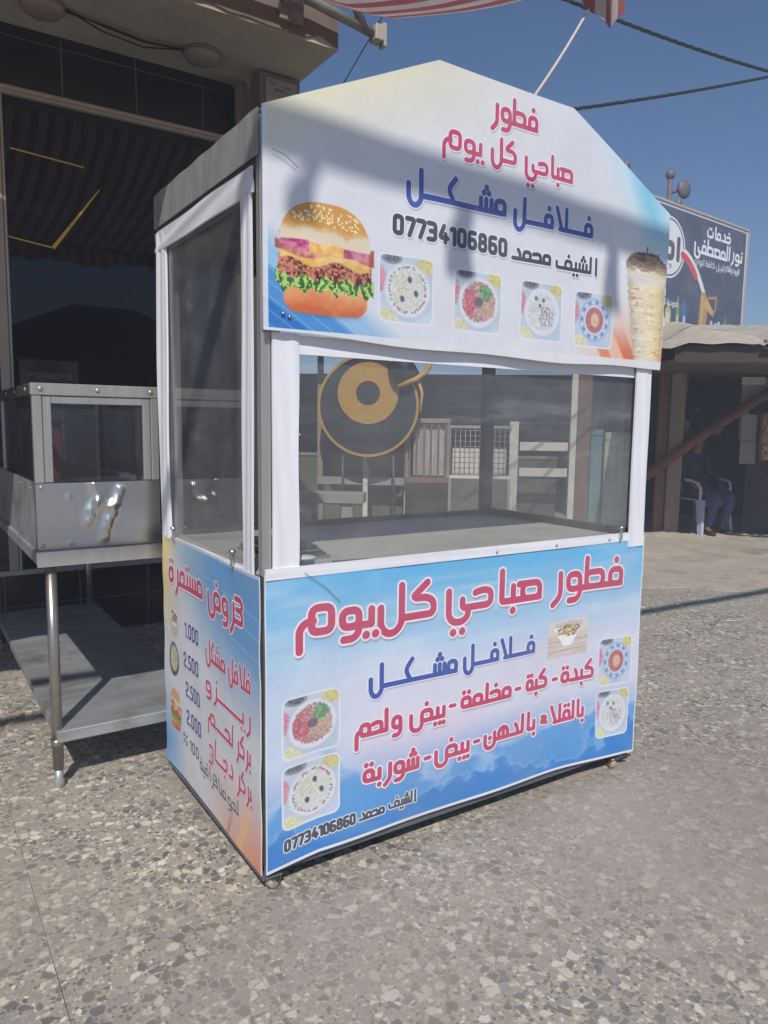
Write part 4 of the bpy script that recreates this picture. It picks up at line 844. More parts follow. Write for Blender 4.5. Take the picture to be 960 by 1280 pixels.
# unseen beam, posts and scraps, added so their shadow lies over the banner
bm_ = thing('shadow_beam', 'unseen grey beam on posts, added to cast shade on the banner', 'beam', (0, -2.5, 5.2))
MB().tube([(-3.4, -2.47, 5.335), (7.6, -2.47, 4.80)], .048, 12).build('beam', 'steelpole', bm_)
for x, zt in ((-3.35, 5.33), (7.55, 4.80)): MB().tube([(x, -2.47, 0), (x, -2.47, zt)], .05, 12).build('post', 'steelpole', bm_)
local(bm_)
for x, w, h, lb in ((-1.35, .085, .25, 'narrow added cloth strip on the shadow beam, nearest the shop'), (-.78, .10, .30, 'middle added cloth strip hanging from the shadow beam'), (-.05, .08, .28, 'added cloth strip on the shadow beam farthest from the shop')):
    m = sheet('shadow_strip', 'fascia', None, lambda u, v: (x + w * (u - .5) * (.45 + .75 * v) + .015 * math.sin(v * 5), -2.47 + .03 * math.sin(v * 4 + x), 5.17 - .049 * x - h * v), 6, 12, lambda u, v: (u, v), .003)
    tag(m, lb, 'cloth strip', 'added cloth strips on the shadow beam')  # unseen strips added for the blobs of shadow on the banner

# ================================================================== TABLE + WARMER
tb = thing('steel_table', 'stainless steel work table with a lower shelf, behind the left end of the food cart', 'table', (-.13, 2.1, 0))
x0, x1, y0, y1 = -.462, .19, 1.03, 3.22
MB().box(x0, x1, y0, y1, .905, .955, b=.004).build('table_top', 'steelb', tb)
MB().box(x0 - .001, x1 + .001, y0 - .0015, y0 + .001, .90, .957).build('front_lip', 'alu', tb)
MB().box(x0 + .045, x1 - .01, y0 + .005, y1 - .03, .192, .240, b=.004).build('lower_shelf', 'steelb', tb)
for x, y in ((x0 + .052, y0 + .045), (x1 - .05, y0 + .045), (x0 + .052, y1 - .06), (x1 - .05, y1 - .06)):
    lg = MB().tube([(x, y, .075), (x, y, .905)], .021, 16).tube([(x, y, .17), (x, y, .20)], .026, 16).build('leg', 'tabletube', tb)
    MB().lathe([(.017, 0), (.021, .006), (.021, .03), (.017, .036), (.017, .08)], (x, y, 0), 14).build('adjustable_foot', 'alu', lg)
local(tb)
for c in tb.children:
    for g_ in c.children: g_.matrix_parent_inverse = Matrix.Identity(4)

wm = thing('display_warmer', 'low stainless display warmer with framed glass sides standing on the steel table', 'food warmer', (-.2, 2, .957))
X0, X1, Y0, Y1 = -.452, .018, 1.075, 3.1
def dent(u, v):
    x = X0 + (X1 - X0) * u; z = .957 + .258 * v; y = Y0
    def ridge(pts, w, h):
        d = 9
        for (ax, az), (bx_, bz) in zip(pts[:-1], pts[1:]):
            L = (bx_ - ax) ** 2 + (bz - az) ** 2; t = max(0, min(1, ((x - ax) * (bx_ - ax) + (z - az) * (bz - az)) / L)); d = min(d, math.hypot(x - ax - t * (bx_ - ax), z - az - t * (bz - az)))
        return h * math.exp(-(d / w) ** 2)
    k = ridge([(-.240, 1.205), (-.226, 1.15), (-.255, 1.10), (-.262, 1.06)], .019, .012) + ridge([(-.226, 1.14), (-.19, 1.118), (-.158, 1.135), (-.14, 1.185)], .017, .011) + ridge([(-.165, 1.12), (-.19, 1.06), (-.205, 1.0)], .018, .012)
    k *= 1 + .18 * math.sin(z * 95 + x * 40) * math.sin(x * 110)
    for cx, cz in ((-.335, 1.16), (-.33, .985), (-.15, 1.01), (-.165, 1.09)): k += .0035 * math.exp(-(math.hypot(x - cx, z - cz) / .011) ** 2)
    return (x, y - k, z)
sheet('front_panel', 'steel', wm, dent, 110, 60, lambda u, v: (u, v), .012, (0, 1, 0))
bx('side_panel', 'steelb', (X0, X0 + .004, Y0 + .013, Y1, .957, 1.215), wm); bx('side_panel', 'steelb', (X1 - .004, X1, Y0 + .013, Y1, .957, 1.215), wm)
bx('back_panel', 'steelb', (X0 + .005, X1 - .005, Y1 - .004, Y1, .957, 1.53), wm)
def bar(nm, d, parent, mat='alu', b=.003): return bx(nm, mat, d, parent, b)
bar('top_rail', (X0 - .004, X1 + .004, Y0 - .004, Y0 + .03, 1.548, 1.594), wm); bar('top_rail', (X0 - .004, X0 + .026, Y0 + .031, Y1, 1.548, 1.594), wm, 'darkmetal'); bar('top_rail', (X1 - .026, X1 + .004, Y0 + .031, Y1, 1.548, 1.594), wm)
for a, b in ((X0, X0 + .034), (X1 - .03, X1)): bar('post', (a, b, Y0 - .002, Y0 + .03, 1.216, 1.547), wm)
bar('post', (X0, X0 + .03, Y1 - .035, Y1 - .005, 1.216, 1.547), wm); bar('post', (X0, X0 + .03, 2.05, 2.08, 1.216, 1.547), wm)
wf = MB()
for d in ((X0 + .036, X0 + .066, 1.218, 1.545), (X1 - .062, X1 - .032, 1.218, 1.545)): wf.box(d[0], d[1], Y0 + .001, Y0 + .02, d[2], d[3], b=.002)
wf.box(X0 + .067, X1 - .063, Y0 + .001, Y0 + .02, 1.518, 1.545, b=.002)
wfo = wf.build('window_frame', 'alu', wm)
bx('pane', 'cabglass', (X0 + .060, X1 - .056, Y0 + .011, Y0 + .014, 1.2185, 1.52), wfo)
bx('pane', 'cabglass', (X0 + .006, X0 + .009, Y0 + .034, Y1 - .04, 1.217, 1.547), wm); bx('pane', 'cabglass', (X1 - .009, X1 - .006, Y0 + .034, Y1 - .04, 1.217, 1.547), wm)
bx('top_pane', 'cabglass', (X0 + .028, X1 - .028, Y0 + .034, Y1 - .01, 1.575, 1.58), wm)
bx('inner_deck', 'tray', (X0 + .006, X1 - .006, Y0 + .016, Y1 - .01, 1.18, 1.19), wm)
rv = MB()
for x in (X0 + .03, (X0 + X1) / 2, X1 - .03): rv.lathe([(.010, 0), (.008, -.004), (.004, -.006)], (x, Y0 - .004, 1.572), 10, 'y')
for x, z in ((X0 + .02, .975), (X0 + .02, 1.2)): rv.lathe([(.008, 0), (.006, -.004), (.003, -.005)], (x, Y0 - .001, z), 10, 'y')
for y in (1.2, 1.5, 1.8, 2.2, 2.6): rv.lathe([(.009, 0), (.007, -.004), (.003, -.005)], (X0 - .004, y, 1.572), 8, 'x'); rv.lathe([(.006, 0), (.004, -.003)], (X0, y, 1.19), 8, 'x')
tag(rv.build('rivets', 'alu', wm), kind='stuff')
local(wm)
wfo.children[0].matrix_parent_inverse = Matrix.Identity(4)
t = thing('carton_box', 'dull maroon box standing inside the display warmer', 'box', (-.3, 1.7, 1.19))
bx('carton', 'darkred', (-.40, -.27, 1.55, 1.78, 1.191, 1.44), t, .004); bx('lid_flap', 'darkred', (-.405, -.265, 1.545, 1.785, 1.441, 1.452), t, .002); local(t)

# ================================================================== FOOD CART
ct = thing('food_cart', 'white food cart with printed Arabic banners, burger and shawarma pictures and glass windows', 'food cart', (.87, .5, 0))
W, D = 1.73, .99
# printed lower panels
def wav(x, z, k=1.0, s=0): return k * (.0022 * math.sin(x * 7.3 + z * 3 + s) + .0016 * math.sin(z * 11 + x * 2.1 + s))
def lowf(u, v):
    x = .003 + 1.725 * u; zb = .067 + .025 * min(1, u / .10) - .034 * max(0, (u - .74) / .26) ** 1.4; z = zb + (1.008 - zb) * v
    return (x, -.008 - abs(wav(x, z)) - .010 * max(0, 1 - v * 6) * math.sin(u * 9) ** 2 * .6, z)
sheet('front_print', 'pl', ct, lowf, 48, 24, lambda u, v: ((3 + 1725 * u + 8) / 1748, (66 + (1008 - 66) * v - 50) / 962), .004)
sheet('side_print', 'ps', ct, lambda u, v: (-.008 - abs(wav(u, v * 2, 1, 2)), .962 - .958 * u + (.014 - .0 * v) * 0, .068 + .006 * math.sin(u * 5) + (.94) * v), 24, 24, lambda u, v: ((28 + 958 * u) / 990, (66 + 942 * v - 55) / 957), .004, (1, 0, 0))
bx('body_panel', 'galv', (.004, W, .004, .008, .092, 1.0), ct); bx('body_panel', 'galv', (.004, .008, .010, D - .01, .07, 1.0), ct)
bx('body_panel', 'vinyl', (W - .004, W, .010, D - .01, .07, 1.0), ct); bx('body_panel', 'galv', (.004, W, D - .008, D - .004, .07, 1.0), ct)
MB().box(.004, W, .006, .036, .058, .0915, b=.002).box(.004, W, D - .05, D - .012, .058, .09, b=.002).box(.009, .035, .037, D - .052, .058, .09, b=.002).box(W - .031, W - .005, .037, D - .052, .058, .09, b=.002).box(-.006, .003, .0, .955, .046, .062).build('chassis', 'chassis', ct)
bx('underside', 'darkmetal', (.036, W - .032, .038, D - .052, .083, .09), ct)
bx('counter', 'counter', (.012, W - .008, .012, D - .012, .985, 1.0), ct)
# corner posts
for x, y, mt in ((.002, .004, 'alu'), (W - .032, .004, 'alu'), (.002, D - .034, 'alu'), (W - .07, D - .045, 'darkmetal')):
    x2 = x + (.03 if mt == 'alu' else .062); bx('corner_post', mt, (x, x2, y, y + (.03 if mt == 'alu' else .04), 1.001, 2.3), ct, .002)
# vinyl-wrapped window surrounds, front: slightly crumpled boards
def vin(nm, x0, x1, z0, z1, s, yy=-.006, amp=1.0, th=.008):
    return sheet(nm, 'vinyl', ct, lambda u, v: (x0 + (x1 - x0) * u + .002 * math.sin(v * 9 + s) * (u > .5), yy - amp * (.0015 * math.sin(u * 5 + s + v * 4) ** 2 + .0018 * max(0, math.sin(u * 7 + v * 2 + s)) ** 2), z0 + (z1 - z0) * v), 10, 24, lambda u, v: (u, v), th)
vin('front_surround', .032, .116, 1.024, 1.712, .3); vin('front_surround', 1.622, 1.712, .965, 1.70, 1.4, -.014)
vin('front_surround', .004, 1.62, .992, 1.026, 2.2, -.013, .4)
vin('front_surround', .117, 1.621, 1.655, 1.71, .2, .0, .3)
# side surrounds
def sid(nm, y0, y1, z0, z1, s, amp=1.0, zf=None):
    return sheet(nm, 'vinyl', ct, lambda u, v: (-.005 - amp * (.004 * math.sin(u * 6 + s + v * 3) ** 2 + .004 * max(0, math.sin(v * 4 + u * 5 + s)) ** 3), y0 + (y1 - y0) * u, z0 + (z1 - z0) * v), 20, 20, lambda u, v: (u, v), .008, (1, 0, 0))
sid('side_surround', .862, .975, 1.0, 2.165, .4); sid('side_surround', .058, .128, .985, 2.10, 1.1, .5); sid('side_surround', .045, .975, 2.101, 2.172, 2.5, .9)
sid('side_surround', .13, .86, 1.0, 1.012, 0, .3)
# glass
bx('window_pane', 'glass', (.10, 1.635, .016, .020, 1.012, 1.70), ct); bx('window_pane', 'glass', (.006, .010, .11, .88, 1.006, 2.12), ct)
bx('window_pane', 'glass', (W - .010, W - .006, .05, D - .05, 1.006, 2.10), ct)
# back: frame posts and rails, open glass halves
for d in ((.04, .075, 1.0, 2.18),): bx('back_frame', 'alu', (d[0], d[1], D - .04, D - .01, d[2], d[3]), ct, .002)
bx('back_frame', 'darkmetal', (.076, W - .072, D - .04, D - .012, 2.06, 2.10), ct, .002); bx('back_sill', 'darkmetal', (.076, W - .072, D - .05, D - .012, 1.001, 1.022), ct, .002); bx('side_sill', 'darkmetal', (W - .05, W - .012, .05, D - .06, 1.001, 1.03), ct, .002)
# upper frame / roof
bx('top_rail', 'darkmetal', (.001, .03, .036, D - .036, 2.172, 2.194), ct); bx('top_rail', 'alu', (W - .03, W - .001, .036, D - .036, 2.10, 2.194), ct)
sheet('side_fascia', 'galvband', ct, lambda u, v: (-.006 - .002 * math.sin(u * 30) * v, .003 + .99 * u, 2.192 + .122 * v), 40, 2, lambda u, v: (u, v), .004, (1, 0, 0))
bx('side_fascia', 'galv', (W - .001, W + .004, .003, D, 2.192, 2.30), ct)
prof = [(.0, 2.196), (.0, 2.312), (.592, 2.572), (1.185, 2.570), (1.735, 2.304), (1.735, 2.196)]
rf = MB(); n = len(prof)
out = prof[1:5]; inn = [(.006, 2.300), (.594, 2.560), (1.183, 2.558), (1.729, 2.292)]
rf.prism(out + inn[::-1], lambda a, b, t: Vector((a, .004 + t * (D - .006), b))); rf.build('roof', 'galv', ct)
MB().prism([(.04, 2.11)] + [(.0, 2.196), (.0, 2.31), (.592, 2.558), (1.185, 2.556), (1.735, 2.29), (1.735, 2.196), (1.69, 2.11)], lambda a, b, t: Vector((a, D - .004 + .004 * t, b))).build('back_gable', 'galv', ct)
bx('ceiling_sheet', 'darkmetal', (.03, W - .03, .02, D - .02, 2.196, 2.20), ct)
# upper banner: polygon board with a slightly wavy face
def topz(x):
    pts = [(-.003, 2.314), (.592, 2.580), (1.190, 2.576), (1.760, 2.306)]
    for (a, za), (b, zb) in zip(pts[:-1], pts[1:]):
        if x <= b: return za + (zb - za) * (x - a) / (b - a)
    return pts[-1][1]
def upf(u, v):
    # columns follow the knees of the outline
    kn = [-.003, .592, 1.190, 1.760]; q = u * 24; i = min(2, int(q // 8)); x = kn[i] + (kn[i + 1] - kn[i]) * ((q - 8 * i) / 8)
    zb = 1.714 - .020 * u - .012 * math.sin(u * 3.1) + .004 * math.sin(u * 17); zt = topz(x); z = zb + (zt - zb) * v
    x += -.018 * max(0, (x - 1.5) / .26) * max(0, 1 - v * 1.15)
    return (x, -.024 - abs(wav(x, z, 1.2)) - .004 * (1 - v) * math.sin(u * 14) ** 2, z)
def upuv(u, v):
    kn = [-.003, .592, 1.190, 1.760]; q = u * 24; i = min(2, int(q // 8)); x = kn[i] + (kn[i + 1] - kn[i]) * ((q - 8 * i) / 8)
    zb = 1.700; z = zb + (topz(x) - zb) * v
    p = upf(u, v); return ((p[0] * 1000 + 10) / 1790, (p[2] * 1000 - 1680) / 920)
sheet('front_banner', 'pu', ct, upf, 24, 24, upuv, .006)
bx('banner_frame', 'alu', (.004, W, -.012, .003, 1.72, 1.745), ct); bx('banner_frame', 'alu', (.004, .03, -.012, .003, 1.747, 2.29), ct); bx('banner_frame', 'alu', (W - .03, W, -.012, .003, 1.747, 2.28), ct)
MB().tube([(.02, -.034, 2.20), (.06, -.036, 2.19), (.10, -.034, 2.165)], .0008, 5).build('loose_thread', 'cable', ct); MB().tube([(.13, -.018, 1.005), (.20, -.019, .955), (.255, -.018, .90)], .0008, 5).build('loose_thread', 'cable', ct)
sc_ = MB()
for x, z in ((.125, 1.672), (.13, 1.42), (.128, 1.19), (.128, 1.04)): sc_.lathe([(.005, 0), (.004, -.003), (.002, -.004)], (x, .015, z), 8, 'y')
for x in (.9, 1.2, 1.5): sc_.lathe([(.005, 0), (.003, -.004)], (x, -.018, 1.008), 8, 'y')
for x in (.055, .075): sc_.lathe([(.006, 0), (.003, -.004)], (x, -.030, 1.765 + (x - .05) * -.4), 8, 'y')
tag(sc_.build('screws', 'steel', ct), kind='stuff')
# small glass clamps
for x, y in ((1.565, -.02), (-.014, .80), (-.014, .20)):
    MB().box(x - .006, x + .006, y - .006, y + .006, 1.0, 1.045, b=.003).lathe([(.012, 0), (.012, .008), (.004, .012)], (x, y, 1.046), 10).build('glass_clamp', 'steel', ct)
# casters
def caster(x, y, sw, front):
    br = MB().box(x - .028, x + .028, y - .024, y + .024, .0535, .0575, b=.001).build('caster', 'steel', ct)
    c_, s_ = math.cos(sw), math.sin(sw); f = lambda p: Vector((x + p[0] * c_ - p[1] * s_, y + p[0] * s_ + p[1] * c_, p[2]))
    m = MB()
    for w in (-.017, .017): m.prism([(-.016, .054), (.018, .054), (.028, .026), (.016, .016)], lambda a, b, t, w=w: f((a, w + .002 * t, b)))
    m.box(-.020, .022, -.020, .020, .0475, .0532, xf=f).build('fork', 'darkmetal', br)
    w_ = MB(); vs = []
    prof_ = [(.016, -.013), (.0262, -.012), (.0268, 0), (.0262, .012), (.016, .013)]; n = 18
    for r_, h in prof_:
        for k in range(n): a_ = 2 * math.pi * k / n; vs.append(f((.012 + r_ * math.cos(a_), h, .0270 + r_ * math.sin(a_))))
    fs = [(i * n + k, i * n + (k + 1) % n, (i + 1) * n + (k + 1) % n, (i + 1) * n + k) for i in range(4) for k in range(n)] + [tuple(range(n)), tuple(4 * n + k for k in range(n))]
    w_.add(vs, fs, True).build('wheel', 'caster', br)
for x, y, s_ in ((.030, .016, .5), (1.615, .006, 1.2), (.05, D - .05, 0), (W - .06, D - .05, 0)): caster(x, y, s_, True)
MB().box(1.655, 1.70, -.004, .004, .046, .053).tube([(1.64, .003, .049), (1.705, -.012, .047)], .005, 6).build('brake_tab', 'darkmetal', ct)
local(ct)
for c in ct.children:
    for g_ in c.children: g_.matrix_parent_inverse = Matrix.Identity(4)
# things on the counter
t = thing('tray_stack', 'flat stack of dark trays on the cart counter behind the left window corner', 'trays', (.2, .3, 1.0))
for k_ in range(4): bx('tray', 'tray' if k_ % 2 else 'galv', (.13 + .01 * k_, .34 - .012 * k_, .20 + .008 * k_, .52, 1.001 + k_ * .011, 1.009 + k_ * .011), t, .002)
local(t)
t = thing('blue_tub', 'small pale blue plastic tub in the front left corner of the cart counter', 'tub', (.18, .08, 1.0))
MB().lathe([(.03, 0), (.036, .03), (.038, .031), (.034, .031)], (.175, .075, 1.001), 16).build('tub', 'blueplastic', t); MB().lathe([(.037, .032), (.037, .037), (.01, .04)], (.175, .075, 1.001), 16).build('lid', 'vinyl', t); local(t)
wr = MB().tube([(.30, .12, 1.003), (.42, .10, 1.004), (.5, .06, 1.003), (.62, .045, 1.003)], .0025, 6); tag(wr.build('counter_wire', 'cable'), 'thin dark wire lying on the cart counter', 'wire')

# ================================================================== STALL ROW behind (frame FX: s along, d deep)
def fb(nm, mat, s0, s1, d0, d1, z0, z1, parent=None, b=0.0): return MB().box(s0, s1, d0, d1, z0, z1, xf=fv, b=b).build(nm, mat, parent)
def fthing(nm, lb, cat, s, d, z=0.0, group=None): return thing(nm, lb, cat, FX(s, d, z), group)
st = fthing('market_stall', 'open fronted stall with weathered tin roof and dark interior, right of the cart', 'stall', 1, 1)
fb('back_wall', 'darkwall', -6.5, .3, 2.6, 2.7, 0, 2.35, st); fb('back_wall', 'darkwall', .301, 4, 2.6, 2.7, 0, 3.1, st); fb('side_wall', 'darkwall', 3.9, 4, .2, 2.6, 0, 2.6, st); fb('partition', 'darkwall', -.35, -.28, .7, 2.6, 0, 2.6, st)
def roofs(s0, s1, d0, d1, z0, z1, nm='roof_sheet', mat='tin', par=st):
    for i in range(int(round((s1 - s0) / .76))):
        a = s0 + i * .76; b_ = min(a + .80, s1); lift = .008 * (i % 2)
        def f(u, v, a=a, b_=b_, lift=lift): s_ = a + (b_ - a) * u; return tuple(FX(s_, d0 + (d1 - d0) * v, z0 + (z1 - z0) * v + lift + .012 * math.sin(u * 8 * 2 * math.pi)))
        sheet(nm, mat, par, f, 48, 2, lambda u, v: (u, v), .003, (0, 0, -1))
roofs(.14, 3.94, -2.15, 2.75, 2.36, 3.2)
fb('fascia_board', 'fasciadark', -.58, 3.9, -2.12, -2.09, 2.17, 2.345, st); fb('soffit_board', 'fascia', -.58, 3.9, -2.08, 1.2, 2.20, 2.22, st); sheet('tarpaulin', 'tarp', st, lambda u, v: tuple(FX(-.66 + .95 * u + .10 * math.sin(v * 9) * u, -2.2 + 3.4 * v, 2.385 + .66 * v * min(1, .08 + u ** 1.2) + .014 * math.sin(u * 7 + v * 3) ** 2 - .05 * (1 - v) * max(0, 1 - u * 5) - .03 * max(0, 1 - v * 9))), 30, 24, lambda u, v: (u, v), .006, (0, 0, 1)); fb('loose_batten', 'wood', .30, .42, -2.26, -2.2, 2.37, 2.40, st)
fb('roof_beam', 'brownwood', -.34, 3.9, .02, .12, 2.42, 2.52, st)
fb('timber_post', 'wood', -.02, .17, -.06, .06, 0.01, 2.42, st, .006); fb('timber_post', 'brownwood', -.16, -.03, -.02, .06, 0.01, 2.42, st, .006)
for s_ in (3.6,): fb('timber_post', 'wood', s_, s_ + .12, -2.08, -1.97, 0.01, 2.24, st, .006)
MB().tube([FX(-.34, -.14, .80), FX(.45, -.13, 1.42), FX(1.30, -.12, 2.02)], .062, 10).tube([FX(.52, -.15, 1.44), FX(.60, -.15, 1.50)], .075, 10).build('diagonal_brace', 'redbeam', st)
MB().tube([FX(.20, -.02, 2.2), FX(.13, -.03, 1.4)], .014, 6).build('pole', 'wood', st)
local(st)
pn = fthing('wall_panel', 'grey partition panel with pale lower boards at the right edge beyond the brace', 'panel', 1.1, .1)
fb('board', 'greywall', .92, 1.02, .0, .04, 1.32, 2.14, pn); fb('board', 'greywall', 1.025, 1.6, .0, .04, 1.86, 2.14, pn); fb('board', 'whitepaint', .90, 1.2, -.015, -.001, 2.06, 2.16, pn); fb('board', 'darkwall', 1.03, 1.6, .005, .04, .0, 1.34, pn)
fb('board', 'greywall', .93, 1.14, -.02, .0, 1.0, 1.30, pn); fb('board', 'greywall', .93, 1.13, -.02, .0, 1.31, 1.66, pn); local(pn)
orn = fthing('ornate_board', 'gilded carved board at the right edge of the photo', 'ornament', 1.25, 0)
fb('frame', 'redbeam', 1.15, 1.19, -.09, -.03, 1.05, 1.68, orn, .004)
rr = random.Random(8); ob = MB()
for _ in range(26):
    s_, z_ = 1.20 + rr.random() * .3, 1.09 + rr.random() * .54; ob.lathe([(.012, -.07), (.04, -.06), (.05, -.045)], FX(s_, 0, z_), 8, 'y')
fb('panel', 'gold', 1.19, 1.55, -.045, -.03, 1.05, 1.68, orn); ob.build('carving', 'gold', orn); local(orn)
# plastic chair
def chair(cs, cd, ang, label):
    o = thing('plastic_chair', label, 'chair', FX(cs, cd, .014)); k = 1.14
    ca, sa = math.cos(ang), math.sin(ang)
    def X_(p): p = Vector(p) * k; return FX(cs + p.x * ca - p.y * sa, cd + p.x * sa + p.y * ca, .014 + p.z)
    # local: front = +x, width along y
    MB().prism([(-.20, -.20), (.20, -.23), (.235, -.18), (.24, .18), (.20, .23), (-.20, .20)], lambda a, b, t: X_((a, b, .44 - .022 * t - .02 * (1 - abs(a) * 3) * (1 - t)))).build('seat', 'chair', o)
    for sx, sy in ((1, 1), (1, -1), (-1, 1), (-1, -1)):
        m = MB(); p0 = (.20 * sx, .20 * sy, .43); p1 = (.265 * sx, .245 * sy, 0)
        pts = []
        for z, (px, py), w in ((.43, (p0[0], p0[1]), .05), (0, (p1[0], p1[1]), .03)):
            for a, b in ((-w, -w * .5), (w, -w * .5), (w, w * .5), (-w, w * .5)): pts.append(X_((px + a, py + b, z)))
        m.add(pts, [(0, 1, 2, 3), (4, 5, 6, 7), (0, 1, 5, 4), (1, 2, 6, 5), (2, 3, 7, 6), (3, 0, 4, 7)]); m.build('leg', 'chair', o)
    MB().tube([X_((.20, -.21, .40)), X_((.20, -.12, .37)), X_((.20, .12, .37)), X_((.20, .21, .40))], .022, 8).build('apron', 'chair', o)
    for sy in (1, -1):
        MB().tube([X_((-.25, .20 * sy, .70)), X_((-.10, .25 * sy, .665)), (X_((.12, .265 * sy, .655))), X_((.20, .26 * sy, .63)), X_((.23, .24 * sy, .56)), X_((.21, .22 * sy, .42))], .021, 8).build('armrest', 'chair', o)
    for i in range(5):
        y = -.13 + .065 * i; MB().tube([X_((-.20, y, .43)), X_((-.24, y, .62)), X_((-.30, y * 1.1, .84))], .017, 6).build('back_slat', 'chair', o)
    MB().tube([X_((-.20, -.20, .43)), X_((-.25, -.215, .66)), X_((-.30, -.20, .82)), X_((-.32, -.10, .885)), X_((-.325, 0, .90)), X_((-.32, .10, .885)), X_((-.30, .20, .82)), X_((-.25, .215, .66)), X_((-.20, .20, .43))], .022, 8).build('back_frame', 'chair', o)
    return local(o)
chair(.50, .16, -1.05, 'lavender plastic garden chair at the dark stall opening, right of the timber post')
def skinned(name, mat, par, V_, E_, xf, lv=2):
    me = bpy.data.meshes.new(name); me.from_pydata([tuple(xf(v[:3])) for v in V_], E_, [])
    o = bpy.data.objects.new('tmp', me); COL.objects.link(o); m = o.modifiers.new('s', 'SKIN'); m.use_smooth_shade = True
    for i, v in enumerate(V_):
        rr_ = v[3] if isinstance(v[3], tuple) else (v[3], v[3]); me.skin_vertices[0].data[i].radius = (rr_[0] * 1.1, rr_[1] * 1.1)
    me.skin_vertices[0].data[0].use_root = True
    o.modifiers.new('u', 'SUBSURF').levels = lv; o.modifiers['u'].render_levels = lv
    dg = bpy.context.evaluated_depsgraph_get(); ev = bpy.data.meshes.new_from_object(o.evaluated_get(dg)); bpy.data.objects.remove(o)
    ev.materials.clear(); ev.materials.append(M[mat])
    for p_ in ev.polygons: p_.use_smooth = True
    return link(name, ev, par)
def seated_person(cs, cd, ang):
    k = 1.10; ca, sa = math.cos(ang), math.sin(ang)
    X_ = lambda p: FX(cs + (p[0] * ca - p[1] * sa) * k, cd + (p[0] * sa + p[1] * ca) * k, .02 + p[2] * k)
    o = thing('person', 'person in dark jacket and blue trousers seated on the plastic chair inside the shaded stall', 'person', X_((0, 0, 0)))
    V_ = [(-.08, 0, .52, (.13, .10)), (-.12, 0, .68, (.12, .09)), (-.14, 0, .86, (.13, .09)), (-.13, 0, .97, (.09, .07)), (-.10, 0, 1.05, .05), (-.075, 0, 1.13, (.072, .085)), (-.065, 0, 1.22, (.072, .088))]
    E_ = [(0, 1), (1, 2), (2, 3), (3, 4), (4, 5), (5, 6)]
    for sy in (1, -1):
        n_ = len(V_); V_ += [(-.13, .17 * sy, .96, .055), (-.08, .25 * sy, .72, .042), (.13, .20 * sy, .60, .032), (.20, .165 * sy, .585, (.034, .018))]; E_ += [(3, n_), (n_, n_ + 1), (n_ + 1, n_ + 2), (n_ + 2, n_ + 3)]
        n_ = len(V_); V_ += [(.02, .10 * sy, .51, .075), (.36, .13 * sy, .50, .058), (.30, .13 * sy, .28, .048), (.25, .13 * sy, .09, .034), (.35, .14 * sy, .04, .03)]; E_ += [(0, n_), (n_, n_ + 1), (n_ + 1, n_ + 2), (n_ + 2, n_ + 3), (n_ + 3, n_ + 4)]
    skinned('body', 'skin', o, V_, E_, X_)
    JV = [(-.09, 0, .56, (.155, .125)), (-.12, 0, .70, (.15, .115)), (-.145, 0, .87, (.155, .115)), (-.125, 0, .985, (.10, .085))]; JE = [(0, 1), (1, 2), (2, 3)]
    for sy in (1, -1):
        n_ = len(JV); JV += [(-.13, .175 * sy, .955, .07), (-.08, .255 * sy, .72, .056), (.10, .207 * sy, .61, .044)]; JE += [(3, n_), (n_, n_ + 1), (n_ + 1, n_ + 2)]
    skinned('jacket', 'jacket', o, JV, JE, X_)
    TV = [(-.08, 0, .52, (.15, .115))]; TE = []
    for sy in (1, -1):
        n_ = len(TV); TV += [(.04, .10 * sy, .515, .092), (.365, .13 * sy, .505, .072), (.31, .13 * sy, .28, .062), (.26, .13 * sy, .11, .052)]; TE += [(0, n_), (n_, n_ + 1), (n_ + 1, n_ + 2), (n_ + 2, n_ + 3)]
    skinned('trousers', 'jeans', o, TV, TE, X_)
    for sy in (1, -1):
        skinned('shoe', 'shoe', o, [(.24, .13 * sy, .05, .045), (.34, .14 * sy, .04, (.046, .036)), (.41, .145 * sy, .032, (.038, .028))], [(0, 1), (1, 2)], X_)
        for f_ in range(5):
            a_ = (-.026 + .013 * f_) if f_ < 4 else .036 * -sy; L_ = (.062, .072, .068, .054, .045)[f_]; y_ = (.165 + (a_ if f_ < 4 else 0)) * sy if f_ < 4 else .165 * sy + a_
            MB().tube([X_((.205 if f_ < 4 else .19, y_, .588)), X_((.205 + L_ * .6, y_, .592)), X_((.205 + L_, y_, .574))], .009, 6, taper=[1, .9, .7]).build('finger', 'skin', o)
    skinned('hair', 'hair', o, [(-.11, 0, 1.15, (.07, .06)), (-.10, 0, 1.23, (.08, .085)), (-.06, 0, 1.275, (.072, .06))], [(0, 1), (1, 2)], X_)
    MB().tube([X_((.015, 0, 1.20)), X_((.035, 0, 1.165)), X_((.012, 0, 1.155))], .012, 6).build('nose', 'skin', o)
    for sy in (1, -1):
        MB().lathe([(.004, -.008), (.009, -.004), (.009, .004), (.004, .008)], X_((.012, .028 * sy, 1.195)), 8).build('eye', 'hair', o)
        MB().lathe([(.006, -.025), (.014, -.01), (.015, .01), (.006, .025)], X_((-.07, .082 * sy, 1.17)), 8).build('ear', 'skin', o)
    MB().tube([X_((.012, .022, 1.125)), X_((.018, 0, 1.123)), X_((.012, -.022, 1.125))], .005, 6).build('mouth', 'hair', o)
    return local(o)
seated_person(.50, .16, -1.05)
cl = sheet('draped_cloth', 'cloth', None, lambda u, v: tuple(FX(.16 + .44 * u, .42 + .05 * math.sin(u * 11) - .06 * v, .66 + .66 * v - .04 * math.sin(u * 5))), 14, 10, lambda u, v: (u, v), .012, (.6, .7, 0)); tag(cl, 'dark blue cloth hung over the back of the plastic chair', 'cloth')
